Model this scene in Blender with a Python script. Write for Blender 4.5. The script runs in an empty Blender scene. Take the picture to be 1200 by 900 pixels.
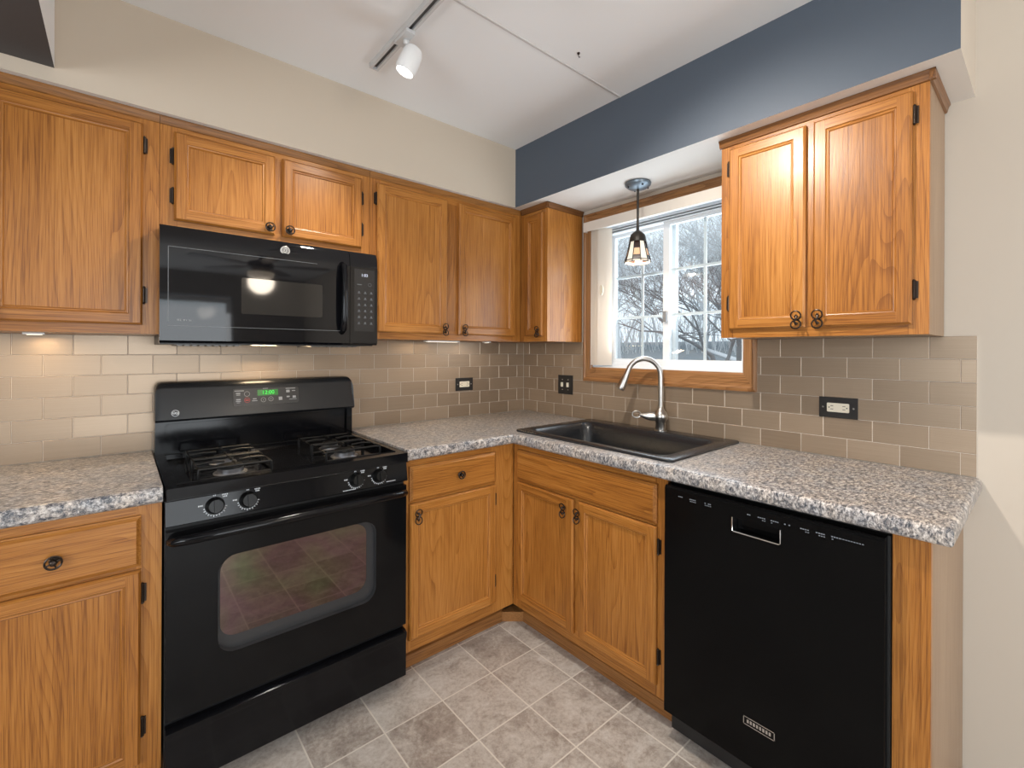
import bpy, bmesh, math, random
from mathutils import Vector, Matrix
PI = math.pi
C = bpy.context.scene.collection
S = bpy.context.scene
random.seed(7)

# ------------------------------------------------------------------ camera, world, light, exposure
cam_d = bpy.data.cameras.new('camera')
cam = bpy.data.objects.new('camera', cam_d); C.objects.link(cam)
cam_d.sensor_width = 36.0
cam_d.lens = 36.0 * 539.65 / 1200.0
cam_d.shift_x = -0.92 / 1200.0
cam_d.shift_y = -(450 - 411.29) / 1200.0
cam_d.clip_start = 0.02
yaw, roll = math.radians(49.4926), math.radians(0.2269)
fwd = Vector((math.cos(yaw), math.sin(yaw), 0)); rgt = Vector((math.sin(yaw), -math.cos(yaw), 0)); upv = Vector((0, 0, 1))
r2 = rgt * math.cos(roll) + upv * math.sin(roll)
u2 = upv * math.cos(roll) - rgt * math.sin(roll)
M = Matrix((( r2.x, u2.x, -fwd.x, -2.0526), (r2.y, u2.y, -fwd.y, -2.2901), (r2.z, u2.z, -fwd.z, 1.3234), (0, 0, 0, 1)))
cam.matrix_world = M
S.camera = cam

S.view_settings.view_transform = 'Standard'
S.view_settings.look = 'None'
S.view_settings.exposure = 0.0
S.view_settings.gamma = 1.0
S.view_settings.use_curve_mapping = False

W = bpy.data.worlds.new('overcast_sky'); S.world = W
W.use_nodes = True
bg = W.node_tree.nodes['Background']
bg.inputs[0].default_value = (0.86, 0.93, 1.0, 1)
bg.inputs[1].default_value = 1.5

def area(name, loc, target, sx, sy, power, col):
    d = bpy.data.lights.new(name, 'AREA'); d.shape = 'RECTANGLE'; d.size = sx; d.size_y = sy
    d.energy = power; d.color = col
    o = bpy.data.objects.new(name, d); C.objects.link(o); o.location = loc
    o.rotation_euler = (Vector(target) - Vector(loc)).to_track_quat('-Z', 'Y').to_euler()
    return o
# daylight entering through the patio door behind the camera and the sink window; the side lamp is added fill
area('patio_daylight', (-1.75, -5.50, 1.12), (-1.75, 0, 2.3), 1.66, 1.95, 56, (0.92, 0.965, 1.0))
area('side_fill_light', (-4.42, -3.0, 1.45), (0, -2.2, 3.0), 1.9, 1.3, 74, (0.93, 0.97, 1.0))
area('sink_window_daylight', (0.17, -1.0, 1.60), (-2, -1.0, 2.5), 0.72, 0.60, 9, (0.86, 0.93, 1.0))

# ------------------------------------------------------------------ materials
def pmat(name, col, rough=0.5, metal=0.0, spec=0.5, coat=0.0, emit=None, estr=0.0):
    m = bpy.data.materials.new(name); m.use_nodes = True
    b = m.node_tree.nodes['Principled BSDF']
    b.inputs['Base Color'].default_value = (*col, 1)
    b.inputs['Roughness'].default_value = rough
    b.inputs['Metallic'].default_value = metal
    b.inputs['Specular IOR Level'].default_value = spec
    b.inputs['Coat Weight'].default_value = coat
    b.inputs['Coat Roughness'].default_value = 0.08
    if emit:
        b.inputs['Emission Color'].default_value = (*emit, 1)
        b.inputs['Emission Strength'].default_value = estr
    return m
class NT:
    def __init__(s, m): s.t = m.node_tree; s.n = s.t.nodes; s.l = s.t.links; s.b = s.n['Principled BSDF']
    def new(s, k, **kw):
        n = s.n.new(k)
        for a, v in kw.items(): setattr(n, a, v)
        return n
    def link(s, a, b): s.l.new(a, b)
    def math(s, op, a, b=None, c=None):
        n = s.n.new('ShaderNodeMath'); n.operation = op
        for i, v in enumerate((a, b, c)):
            if v is None: continue
            if isinstance(v, (int, float)): n.inputs[i].default_value = v
            else: s.link(v, n.inputs[i])
        return n.outputs[0]
    def ramp(s, fac, stops):
        n = s.n.new('ShaderNodeValToRGB'); e = n.color_ramp.elements
        while len(e) < len(stops): e.new(0.5)
        for q, (p, c) in zip(e, stops): q.position = p; q.color = (*c, 1)
        s.link(fac, n.inputs[0]); return n.outputs[0]
    def noise(s, vec, scale, detail=2.0, rough=0.5, dist=0.0):
        n = s.n.new('ShaderNodeTexNoise'); n.inputs['Scale'].default_value = scale
        n.inputs['Detail'].default_value = detail; n.inputs['Roughness'].default_value = rough
        n.inputs['Distortion'].default_value = dist
        if vec is not None: s.link(vec, n.inputs['Vector'])
        return n.outputs['Fac']
    def mapping(s, vec, scale=(1, 1, 1), loc=(0, 0, 0), rot=(0, 0, 0)):
        n = s.n.new('ShaderNodeMapping'); s.link(vec, n.inputs['Vector'])
        n.inputs['Scale'].default_value = scale; n.inputs['Location'].default_value = loc; n.inputs['Rotation'].default_value = rot
        return n.outputs[0]
    def mix(s, fac, a, b, mode='MIX'):
        n = s.n.new('ShaderNodeMix'); n.data_type = 'RGBA'; n.blend_type = mode
        for k, v in ((0, fac), (6, a), (7, b)):
            if isinstance(v, (int, float)): n.inputs[k].default_value = v
            elif isinstance(v, tuple): n.inputs[k].default_value = (*v, 1)
            else: s.link(v, n.inputs[k])
        return n.outputs[2]
    def bump(s, h, strength=0.2, dist=0.001):
        n = s.n.new('ShaderNodeBump'); n.inputs['Strength'].default_value = strength; n.inputs['Distance'].default_value = dist
        s.link(h, n.inputs['Height']); s.link(n.outputs[0], s.b.inputs['Normal'])

def wood(name, axis, dark, mid, light, rough=0.33):
    m = pmat(name, mid, rough, 0, 0.36, 0.12); t = NT(m)
    m.node_tree.nodes['Principled BSDF'].inputs['Coat Roughness'].default_value = 0.22
    tc = t.new('ShaderNodeTexCoord'); oi = t.new('ShaderNodeObjectInfo')
    off = t.new('ShaderNodeVectorMath', operation='MULTIPLY'); off.inputs[1].default_value = (7.3, 3.1, 5.7)
    cmb = t.new('ShaderNodeCombineXYZ')
    for i in range(3): t.link(oi.outputs['Random'], cmb.inputs[i])
    t.link(cmb.outputs[0], off.inputs[0])
    add = t.new('ShaderNodeVectorMath', operation='ADD'); t.link(tc.outputs['Object'], add.inputs[0]); t.link(off.outputs[0], add.inputs[1])
    v = add.outputs[0]
    i = {'x': 0, 'y': 1, 'z': 2}[axis]
    def sc(a): return tuple(a if k == i else 1.0 for k in range(3))
    v1 = t.mapping(v, sc(0.10))
    # growth rings cut lengthwise: distorted bands across the grain
    lens = t.noise(v1, 5.0, 1.5, 0.5)
    sep = t.new('ShaderNodeSeparateXYZ'); t.link(v, sep.inputs[0])
    ca, cb = [k for k in range(3) if k != i]
    cross = t.math('ADD', sep.outputs[ca], sep.outputs[cb])
    ph = t.math('ADD', t.math('MULTIPLY', cross, 75.0), t.math('MULTIPLY', lens, 34.0))
    ring = t.math('FRACT', ph)
    ring = t.math('POWER', ring, 4.0)
    v2 = t.mapping(v, sc(0.018))
    pore = t.noise(v2, 420.0, 2.0, 0.6)
    pore = t.math('SMOOTH_MIN', t.math('MULTIPLY', t.math('SUBTRACT', pore, 0.47), 6.0), 1.0, 0.1)
    pore = t.math('MAXIMUM', pore, 0.0)
    streak = t.noise(t.mapping(v, sc(0.010)), 150.0, 3.0, 0.6)
    low = t.noise(t.mapping(v, sc(0.25)), 6.0, 2.0)
    f = t.math('ADD', t.math('MULTIPLY', ring, -0.16), t.math('ADD', t.math('MULTIPLY', streak, 0.50), t.math('MULTIPLY', low, 0.46)))
    f = t.math('SUBTRACT', f, t.math('MULTIPLY', pore, 0.19))
    f = t.math('ADD', f, t.math('MULTIPLY', t.math('SUBTRACT', oi.outputs['Random'], 0.5), 0.10))
    col = t.ramp(f, [(0.16, dark), (0.40, mid), (0.64, light)])
    t.link(col, t.b.inputs['Base Color'])
    t.bump(t.math('SUBTRACT', 1.0, pore), 0.12, 0.0006)
    return m
DK, MD, LT = (0.195, 0.066, 0.011), (0.360, 0.138, 0.025), (0.485, 0.214, 0.052)
oak_z = wood('oak_upright_grain', 'z', DK, MD, LT)
oak_x = wood('oak_level_grain', 'x', DK, MD, LT)
oak_y = wood('oak_sill_grain', 'y', (0.15, 0.062, 0.020), (0.30, 0.138, 0.050), (0.42, 0.210, 0.085))
oak_wz = wood('oak_casing_grain', 'z', (0.14, 0.060, 0.020), (0.275, 0.130, 0.050), (0.38, 0.195, 0.082))
trim_x = wood('dark_oak_strip', 'x', (0.085, 0.032, 0.009), (0.165, 0.066, 0.019), (0.23, 0.10, 0.032))
strip_x = wood('oak_scribe_strip', 'x', (0.13, 0.048, 0.010), (0.24, 0.098, 0.022), (0.33, 0.148, 0.040))
trim_y = wood('dark_oak_strip_return', 'y', (0.085, 0.032, 0.009), (0.165, 0.066, 0.019), (0.23, 0.10, 0.032))
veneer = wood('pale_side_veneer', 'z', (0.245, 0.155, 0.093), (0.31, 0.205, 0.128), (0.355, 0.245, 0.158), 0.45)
kick_x = wood('base_board_wood', 'x', (0.15, 0.055, 0.016), (0.28, 0.12, 0.035), (0.38, 0.175, 0.06))
kick_y = wood('base_board_wood_return', 'y', (0.15, 0.055, 0.016), (0.28, 0.12, 0.035), (0.38, 0.175, 0.06))

def paint(name, col, rough=0.6):
    m = pmat(name, col, rough, 0, 0.35); t = NT(m)
    tc = t.new('ShaderNodeTexCoord')
    t.bump(t.noise(tc.outputs['Object'], 220.0, 2.0), 0.06, 0.001)
    return m
cream = paint('cream_wall_paint', (0.545, 0.48, 0.405))
tan_paint = paint('tan_soffit_paint', (0.535, 0.455, 0.365))
white_ceil = paint('ceiling_white', (0.86, 0.86, 0.86), 0.75)
white_under = paint('soffit_white', (0.80, 0.77, 0.73), 0.6)
blue = paint('slate_blue_paint', (0.085, 0.105, 0.135), 0.55)
greyd = paint('charcoal_paint', (0.075, 0.072, 0.075), 0.6)
room_white = paint('room_paint', (0.36, 0.34, 0.32))

black = pmat('gloss_black_enamel', (0.004, 0.004, 0.005), 0.12, 0, 0.25, 0.0)
black_glass = pmat('black_glass', (0.004, 0.004, 0.005), 0.04, 0, 0.38)
oven_black = pmat('oven_door_enamel', (0.004, 0.004, 0.0045), 0.10, 0, 0.2)
black_sat = pmat('satin_black', (0.012, 0.012, 0.013), 0.35, 0, 0.4)
dw_black = pmat('dishwasher_black', (0.003, 0.003, 0.0032), 0.16, 0, 0.12)
panel_grey = pmat('backguard_black', (0.014, 0.015, 0.017), 0.26, 0, 0.35)
strip_blk = pmat('knob_strip_black', (0.004, 0.004, 0.005), 0.10, 0, 0.22)
knob_black = pmat('knob_black', (0.005, 0.005, 0.005), 0.3, 0, 0.25)
iron = pmat('cast_iron', (0.006, 0.006, 0.006), 0.40, 0, 0.35)
alu = pmat('burner_aluminium', (0.36, 0.36, 0.38), 0.34, 0.9)
bronze = pmat('oil_rubbed_bronze', (0.040, 0.029, 0.023), 0.30, 0.8, 0.6)
nickel = pmat('brushed_nickel', (0.44, 0.42, 0.395), 0.28, 1.0)
chrome = pmat('chrome', (0.75, 0.75, 0.75), 0.12, 1.0)
mark_w = pmat('printed_marks', (0.62, 0.65, 0.68), 0.5)
mark_d = pmat('dim_printed_marks', (0.17, 0.18, 0.19), 0.5)
key_d = pmat('faint_key_print', (0.075, 0.08, 0.085), 0.5)
mark_r = pmat('red_printed_marks', (0.40, 0.03, 0.03), 0.5)
green_led = pmat('green_clock_digits', (0.0, 0.05, 0.0), 0.4, emit=(0.06, 0.95, 0.10), estr=1.1)
green_bg = pmat('green_clock_screen', (0.0, 0.02, 0.0), 0.25, emit=(0.0, 0.30, 0.01), estr=0.45)
white_led = pmat('white_clock_digits', (0.1, 0.1, 0.1), 0.4, emit=(0.75, 0.8, 1.0), estr=1.0)
ivory = pmat('ivory_plastic', (0.74, 0.68, 0.55), 0.4)
plate_br = pmat('dark_plate', (0.024, 0.022, 0.021), 0.38, 0.3)
white_pl = pmat('white_plastic', (0.80, 0.80, 0.80), 0.35)
vinyl = pmat('white_vinyl', (0.78, 0.80, 0.82), 0.35)
track_m = pmat('track_white', (0.62, 0.62, 0.62), 0.35)
groove_m = pmat('track_groove', (0.10, 0.10, 0.10), 0.6)
lens_m = pmat('lit_lens', (1, 1, 1), 0.4, emit=(1.0, 0.97, 0.92), estr=6.0)
puck_m = pmat('lit_puck', (1, 1, 1), 0.4, emit=(1.0, 0.85, 0.62), estr=1.5)
bowl_m = pmat('lit_bowl', (1, 1, 1), 0.4, emit=(1.0, 0.80, 0.58), estr=2.6)
fan_m = pmat('fan_dark_bronze', (0.06, 0.05, 0.045), 0.35, 0.4)
blade_m = pmat('fan_blade_grey', (0.16, 0.15, 0.15), 0.35)
vane_m = pmat('blind_fabric', (0.84, 0.77, 0.68), 0.7)
_n = NT(vane_m); _tl = _n.new('ShaderNodeBsdfTranslucent'); _tl.inputs[0].default_value = (0.86, 0.78, 0.70, 1)
_mx = _n.new('ShaderNodeMixShader'); _mx.inputs[0].default_value = 0.5
_n.link(_n.b.outputs[0], _mx.inputs[1]); _n.link(_tl.outputs[0], _mx.inputs[2]); _n.link(_mx.outputs[0], _n.n['Material Output'].inputs[0])
valance_m = pmat('valance_fabric', (0.74, 0.68, 0.61), 0.7)
cap_m = pmat('canopy_pewter', (0.16, 0.20, 0.24), 0.35, 0.5)
lead_m = pmat('dark_lead_came', (0.022, 0.018, 0.015), 0.45, 0.4)

def glass_mat(name='window_glass', tint=(0.93, 0.96, 0.97), gl=0.06):
    m = bpy.data.materials.new(name); m.use_nodes = True; nt = m.node_tree
    nt.nodes.remove(nt.nodes['Principled BSDF']); out = nt.nodes['Material Output']
    tr = nt.nodes.new('ShaderNodeBsdfTransparent'); tr.inputs[0].default_value = (*tint, 1)
    g = nt.nodes.new('ShaderNodeBsdfGlossy'); g.inputs['Roughness'].default_value = 0.02
    mx = nt.nodes.new('ShaderNodeMixShader'); mx.inputs[0].default_value = gl
    nt.links.new(tr.outputs[0], mx.inputs[1]); nt.links.new(g.outputs[0], mx.inputs[2]); nt.links.new(mx.outputs[0], out.inputs[0])
    return m
glass = glass_mat()

def shade_glass(name, col, e):
    return pmat(name, col, 0.25, 0, 0.5, emit=col, estr=e)
art_cream = shade_glass('opal_art_glass', (0.80, 0.72, 0.62), 0.22)
art_amber = shade_glass('amber_art_glass', (0.60, 0.34, 0.18), 0.15)
art_dark = shade_glass('brown_art_glass', (0.03, 0.015, 0.012), 0.05)

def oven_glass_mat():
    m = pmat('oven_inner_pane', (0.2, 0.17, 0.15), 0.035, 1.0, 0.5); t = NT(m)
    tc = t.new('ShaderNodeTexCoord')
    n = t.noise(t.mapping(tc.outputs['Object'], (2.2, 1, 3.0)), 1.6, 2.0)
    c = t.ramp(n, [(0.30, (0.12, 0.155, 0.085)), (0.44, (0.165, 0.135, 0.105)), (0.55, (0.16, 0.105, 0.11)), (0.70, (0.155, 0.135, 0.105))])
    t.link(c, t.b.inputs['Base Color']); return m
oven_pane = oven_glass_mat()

def tile_mat():
    m = pmat('taupe_brushed_tile', (0.36, 0.30, 0.25), 0.40, 0.5, 0.5); t = NT(m)
    tc = t.new('ShaderNodeTexCoord'); geo = t.new('ShaderNodeNewGeometry')
    vv = t.new('ShaderNodeMapping'); t.link(tc.outputs['Object'], vv.inputs[0]); vv.inputs['Scale'].default_value = (3, 3, 420)
    n = t.noise(vv.outputs[0], 1.0, 3.0, 0.7)
    r = geo.outputs['Random Per Island']
    f = t.math('ADD', t.math('MULTIPLY', n, 0.6), t.math('MULTIPLY', r, 0.4))
    c = t.ramp(f, [(0.25, (0.285, 0.212, 0.148)), (0.75, (0.385, 0.294, 0.212))])
    t.link(c, t.b.inputs['Base Color'])
    t.link(t.math('ADD', 0.24, t.math('MULTIPLY', n, 0.2)), t.b.inputs['Roughness'])
    t.bump(n, 0.10, 0.0005)
    return m
tile_m = tile_mat()
grout_m = pmat('pale_tile_joint', (0.62, 0.55, 0.48), 0.5)

def granite():
    m = pmat('grey_granite_laminate', (0.4, 0.38, 0.36), 0.30, 0, 0.5); t = NT(m)
    tc = t.new('ShaderNodeTexCoord'); o = tc.outputs['Object']
    w = t.mapping(o, (1.0, 2.0, 1.3), rot=(0, 0, 0.75))
    a = t.noise(w, 52.0, 6.0, 0.74, 0.5)
    b = t.noise(t.mapping(o, (1, 1.5, 1), (3, 7, 1), (0, 0, 0.6)), 130.0, 4.0, 0.72, 0.3)
    c1 = t.noise(t.mapping(o, (1, 1, 1), (9, 2, 4)), 14.0, 3.0, 0.6)
    base = t.ramp(a, [(0.36, (0.040, 0.054, 0.080)), (0.435, (0.185, 0.19, 0.205)), (0.50, (0.38, 0.36, 0.35)), (0.575, (0.60, 0.585, 0.57)), (0.70, (0.82, 0.81, 0.80))])
    sp = t.ramp(b, [(0.36, (0.12, 0.14, 0.18)), (0.43, (0.62, 0.60, 0.59)), (0.56, (1, 1, 1)), (0.68, (1.0, 1.0, 1.0))])
    col = t.mix(0.85, base, sp, 'MULTIPLY')
    wh = t.ramp(b, [(0.58, (0, 0, 0)), (0.68, (1, 1, 1))])
    col = t.mix(wh, col, (0.66, 0.64, 0.61))
    br = t.ramp(c1, [(0.35, (0.86, 0.88, 0.92)), (0.65, (1.12, 1.04, 0.96))])
    col = t.mix(1.0, col, br, 'MULTIPLY')
    t.link(col, t.b.inputs['Base Color']); return m
granite_m = granite()

def sink_mat():
    m = pmat('charcoal_composite', (0.030, 0.033, 0.038), 0.26, 0, 0.5); t = NT(m)
    tc = t.new('ShaderNodeTexCoord'); n = t.noise(tc.outputs['Object'], 600.0, 2.0)
    t.link(t.ramp(n, [(0.35, (0.006, 0.007, 0.009)), (0.62, (0.016, 0.018, 0.022)), (0.74, (0.05, 0.053, 0.058))]), t.b.inputs['Base Color'])
    return m
sink_m = sink_mat()

def floor_mat():
    m = pmat('stone_floor_tile', (0.3, 0.27, 0.25), 0.36, 0, 0.5); t = NT(m)
    tc = t.new('ShaderNodeTexCoord'); o = tc.outputs['Object']
    sep = t.new('ShaderNodeSeparateXYZ'); t.link(o, sep.inputs[0])
    P = 0.2318
    u = t.math('DIVIDE', t.math('ADD', sep.outputs[0], 0.6555 + 40 * P), P)
    v = t.math('DIVIDE', t.math('ADD', sep.outputs[1], 0.7968 + 40 * P), P)
    fu = t.math('ABSOLUTE', t.math('SUBTRACT', t.math('FRACT', t.math('ADD', u, 0.5)), 0.5))
    fv = t.math('ABSOLUTE', t.math('SUBTRACT', t.math('FRACT', t.math('ADD', v, 0.5)), 0.5))
    d = t.math('MULTIPLY', t.math('MINIMUM', fu, fv), P)
    g = t.math('LESS_THAN', d, 0.0026)
    cell = t.new('ShaderNodeCombineXYZ'); t.link(t.math('FLOOR', u), cell.inputs[0]); t.link(t.math('FLOOR', v), cell.inputs[1])
    wn = t.new('ShaderNodeTexWhiteNoise', noise_dimensions='3D'); t.link(cell.outputs[0], wn.inputs['Vector'])
    shift = t.new('ShaderNodeVectorMath', operation='MULTIPLY_ADD'); t.link(wn.outputs['Color'], shift.inputs[0]); shift.inputs[1].default_value = (9, 9, 9); t.link(o, shift.inputs[2])
    n1 = t.noise(shift.outputs[0], 9.0, 6.0, 0.72, 0.8)
    n2 = t.noise(shift.outputs[0], 70.0, 4.0, 0.7)
    f = t.math('ADD', t.math('MULTIPLY', n1, 0.62), t.math('ADD', t.math('MULTIPLY', n2, 0.38), t.math('MULTIPLY', t.math('SUBTRACT', wn.outputs['Value'], 0.5), 0.10)))
    c = t.ramp(f, [(0.32, (0.225, 0.185, 0.158)), (0.45, (0.36, 0.31, 0.272)), (0.53, (0.47, 0.42, 0.375)), (0.66, (0.59, 0.55, 0.51))])
    col = t.mix(g, c, (0.68, 0.63, 0.56))
    t.link(col, t.b.inputs['Base Color'])
    t.bump(t.math('SUBTRACT', t.math('MULTIPLY', n2, 0.25), g), 0.15, 0.001)
    return m
floor_m = floor_mat()
bark = pmat('grey_bark', (0.25, 0.24, 0.24), 0.9)
bark2 = pmat('frosted_bark', (0.66, 0.67, 0.68), 0.9)
snow = pmat('grey_snow_bank', (0.26, 0.29, 0.31), 0.9)
kerb_m = pmat('pale_kerb_stone', (0.75, 0.76, 0.78), 0.8)

# ------------------------------------------------------------------ mesh helpers
def box(bm, x0, x1, y0, y1, z0, z1, mi=0):
    vs = [bm.verts.new((x, y, z)) for z in (z0, z1) for y in (y0, y1) for x in (x0, x1)]
    for q in ((0, 2, 3, 1), (4, 5, 7, 6), (0, 1, 5, 4), (2, 6, 7, 3), (0, 4, 6, 2), (1, 3, 7, 5)):
        f = bm.faces.new([vs[i] for i in q]); f.material_index = mi
    return vs
def quad(bm, pts, mi=0):
    f = bm.faces.new([bm.verts.new(p) for p in pts]); f.material_index = mi; return f
def frame_axes(d):
    d = d.normalized(); a = Vector((0, 0, 1)) if abs(d.z) < 0.9 else Vector((1, 0, 0))
    u = d.cross(a).normalized(); return u, d.cross(u).normalized()
def tube(bm, pts, r, n=10, mi=0, closed=False, sy=1.0):
    pts = [Vector(p) for p in pts]; k = len(pts); rings = []; u = None
    for i, p in enumerate(pts):
        if closed: d = pts[(i + 1) % k] - pts[i - 1]
        else: d = pts[min(i + 1, k - 1)] - pts[max(i - 1, 0)]
        d.normalize()
        if u is None: u, v = frame_axes(d)
        else:
            u = (u - d * u.dot(d)).normalized(); v = d.cross(u)
        rr = r[i] if isinstance(r, (list, tuple)) else r
        rings.append([bm.verts.new(p + u * (math.cos(2 * PI * j / n) * rr) + v * (math.sin(2 * PI * j / n) * rr * sy)) for j in range(n)])
    for i in range(k if closed else k - 1):
        a, b = rings[i], rings[(i + 1) % k]
        for j in range(n):
            f = bm.faces.new((a[j], a[(j + 1) % n], b[(j + 1) % n], b[j])); f.material_index = mi
    if not closed:
        for rg, flip in ((rings[0], True), (rings[-1], False)):
            f = bm.faces.new(rg[::-1] if flip else rg); f.material_index = mi
def lathe(bm, prof, c=(0, 0, 0), axis=(0, 0, 1), n=24, mi=0):
    ax = Vector(axis).normalized(); u, v = frame_axes(ax); c = Vector(c); rings = []
    for r, h in prof:
        r = max(r, 1e-5)
        rings.append([bm.verts.new(c + ax * h + u * (math.cos(2 * PI * j / n) * r) + v * (math.sin(2 * PI * j / n) * r)) for j in range(n)])
    for a, b in zip(rings, rings[1:]):
        for j in range(n):
            f = bm.faces.new((a[j], a[(j + 1) % n], b[(j + 1) % n], b[j])); f.material_index = mi
    for rg in (rings[0][::-1], rings[-1]):
        f = bm.faces.new(rg); f.material_index = mi
def torus(bm, c, R, r, axis, n=20, m=8, mi=0):
    ax = Vector(axis).normalized(); u, v = frame_axes(ax); c = Vector(c)
    tube(bm, [c + u * (math.cos(2 * PI * i / n) * R) + v * (math.sin(2 * PI * i / n) * R) for i in range(n)], r, m, mi, True)
def rrect(x0, x1, z0, z1, r, n=6):
    out = []
    for cx, cz, a0 in ((x1 - r, z1 - r, 0), (x0 + r, z1 - r, 90), (x0 + r, z0 + r, 180), (x1 - r, z0 + r, 270)):
        for i in range(n + 1):
            a = math.radians(a0 + 90 * i / n); out.append((cx + r * math.cos(a), cz + r * math.sin(a)))
    return out
def prism(bm, poly, axis, a, b, mi=0):
    P = {'x': lambda p, t: (t, p[0], p[1]), 'y': lambda p, t: (p[0], t, p[1]), 'z': lambda p, t: (p[0], p[1], t)}[axis]
    va = [bm.verts.new(P(p, a)) for p in poly]; vb = [bm.verts.new(P(p, b)) for p in poly]; n = len(poly)
    for f in (bm.faces.new(va[::-1]), bm.faces.new(vb)): f.material_index = mi
    for i in range(n):
        f = bm.faces.new((va[i], va[(i + 1) % n], vb[(i + 1) % n], vb[i])); f.material_index = mi
def bevel_all(bm, w, seg=2, ang=0.5):
    es = [e for e in bm.edges if len(e.link_faces) == 2 and e.calc_face_angle(0) > ang]
    bmesh.ops.bevel(bm, geom=es, offset=w, segments=seg, affect='EDGES', profile=0.5, clamp_overlap=True)
def obj(name, bm, mats, parent=None, bevel=0.0, seg=2, sharp=35, loc=None, recalc=True):
    if bevel: bevel_all(bm, bevel, seg)
    if recalc: bmesh.ops.recalc_face_normals(bm, faces=bm.faces[:])
    me = bpy.data.meshes.new(name); bm.to_mesh(me); bm.free()
    for m in (mats if isinstance(mats, (list, tuple)) else [mats]): me.materials.append(m)
    for p in me.polygons: p.use_smooth = True
    me.set_sharp_from_angle(angle=math.radians(sharp))
    o = bpy.data.objects.new(name, me); C.objects.link(o)
    if bevel:
        wn = o.modifiers.new('weighted_normals', 'WEIGHTED_NORMAL'); wn.keep_sharp = True
    if parent: o.parent = parent
    if loc: o.location = loc
    return o
def inst(o, parent, loc, rot=None):
    c = o.copy(); C.objects.link(c); c.parent = parent; c.location = loc
    if rot: c.rotation_euler = rot
    return c
def thing(name, label, cat, loc=(0, 0, 0), rotz=0.0, group=None):
    o = bpy.data.objects.new(name, None); C.objects.link(o); o.empty_display_size = 0.05
    o.location = loc; o.rotation_euler = (0, 0, rotz); return tag(o, label, cat, group)
def tag(o, label, cat, group=None, kind=None):
    o['label'] = label; o['category'] = cat
    if group: o['group'] = group
    if kind: o['kind'] = kind
    return o
def B(): return bmesh.new()
def simple(name, mat, parent, *boxes, bevel=0.0, loc=None):
    bm = B()
    for b in boxes: box(bm, *b)
    return obj(name, bm, mat, parent, bevel, loc=loc)
def text(name, body, size, mat, parent, loc, rot=(PI / 2, 0, 0), label=None):
    cu = bpy.data.curves.new(name, 'FONT'); cu.body = body; cu.size = size; cu.extrude = 0.0002
    cu.align_x = 'CENTER'; cu.align_y = 'CENTER'; cu.materials.append(mat)
    tmp = bpy.data.objects.new(name + '_curve', cu); C.objects.link(tmp); bpy.context.view_layer.update()
    me = bpy.data.meshes.new_from_object(tmp.evaluated_get(bpy.context.evaluated_depsgraph_get()))
    bpy.data.objects.remove(tmp); bpy.data.curves.remove(cu); me.name = name
    o = bpy.data.objects.new(name, me); C.objects.link(o); o.parent = parent; o.location = loc; o.rotation_euler = rot
    if label: o['label'] = label
    return o

# ------------------------------------------------------------------ room shell
ZC, ZS, SA, SB = 2.458, 2.132, -0.322, -0.3564
XL, YF = -4.5, -5.6
tag(simple('floor', floor_m, None, (XL, 0.0, YF, 0.0, -0.05, 0)), 'floor of square mottled grey-beige stone tiles with pale joints', 'floor', kind='structure')
tag(simple('ceiling', white_ceil, None, (XL - 0.12, 0.16, YF - 0.12, 0.12, ZC, ZC + 0.1)), 'flat white painted ceiling above the kitchen', 'ceiling', kind='structure')
tag(simple('wall_back', cream, None, (XL - 0.12, 0.16, 0.0, 0.12, 0, ZC)), 'cream wall behind the black stove', 'wall', kind='structure')
WY0, WY1, WZ0, WZ1 = -1.425, -0.59, 1.233, 2.05   # sink window opening
tag(simple('wall_right', cream, None, (0, 0.16, YF, WY0, 0, ZC), (0, 0.16, WY1, 0.0, 0, ZC), (0, 0.16, WY0, WY1, 0, WZ0), (0, 0.16, WY0, WY1, WZ1, ZC)),
    'cream wall holding the sink window', 'wall', kind='structure')
tag(simple('wall_left', room_white, None, (XL - 0.12, XL, YF, 0, 0, 0.85), (XL - 0.12, XL, YF, 0, 2.1, ZC), (XL - 0.12, XL, YF, -4.0, 0.85, 2.1), (XL - 0.12, XL, -2.0, 0, 0.85, 2.1)),
    'plain painted wall of the adjoining room opposite the sink', 'wall', kind='structure')
tag(simple('wall_front', room_white, None, (XL, -2.6, YF - 0.12, YF, 0, ZC), (-0.9, 0, YF - 0.12, YF, 0, ZC), (-2.6, -0.9, YF - 0.12, YF, 2.12, ZC)),
    'plain painted wall with a patio door facing the stove', 'wall', kind='structure')
# soffits
bm = B(); box(bm, XL, SB, SA, 0, ZS, ZC, 0)
for f in bm.faces:
    if f.calc_center_median().z < ZS + 0.01: f.material_index = 1
tag(obj('wall_soffit_back', bm, [tan_paint, white_under]), 'tan bulkhead over the cabinets along the stove wall', 'bulkhead', kind='structure')
bm = B(); box(bm, SB, 0, -2.131, 0, ZS, ZC, 0)
for f in bm.faces:
    c = f.calc_center_median()
    if c.z < ZS + 0.01: f.material_index = 1
    if c.y < -2.12: f.material_index = 2
tag(obj('wall_soffit_right', bm, [blue, white_under, cream]), 'slate blue bulkhead with a white underside over the sink window', 'bulkhead', kind='structure')
bm = B(); box(bm, -2.75, -2.205, -1.9, SA - 0.001, 2.176, ZC, 0)
for f in bm.faces:
    if f.calc_center_median().z < 2.18: f.material_index = 1
tag(obj('wall_soffit_left', bm, [white_ceil, greyd]), 'dropped header with a charcoal underside at the top left', 'bulkhead', kind='structure')
bm = B(); prism(bm, [(-1.043, ZC), (-1.029, ZC), (-1.032, ZC - 0.0025), (-1.040, ZC - 0.0025)], 'x', XL + 0.01, SB - 0.001)
tag(obj('trim_1', bm, pmat('seam_strip', (0.58, 0.56, 0.55), 0.7)), 'thin raised seam strip running across the white ceiling', 'trim', kind='structure')

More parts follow.
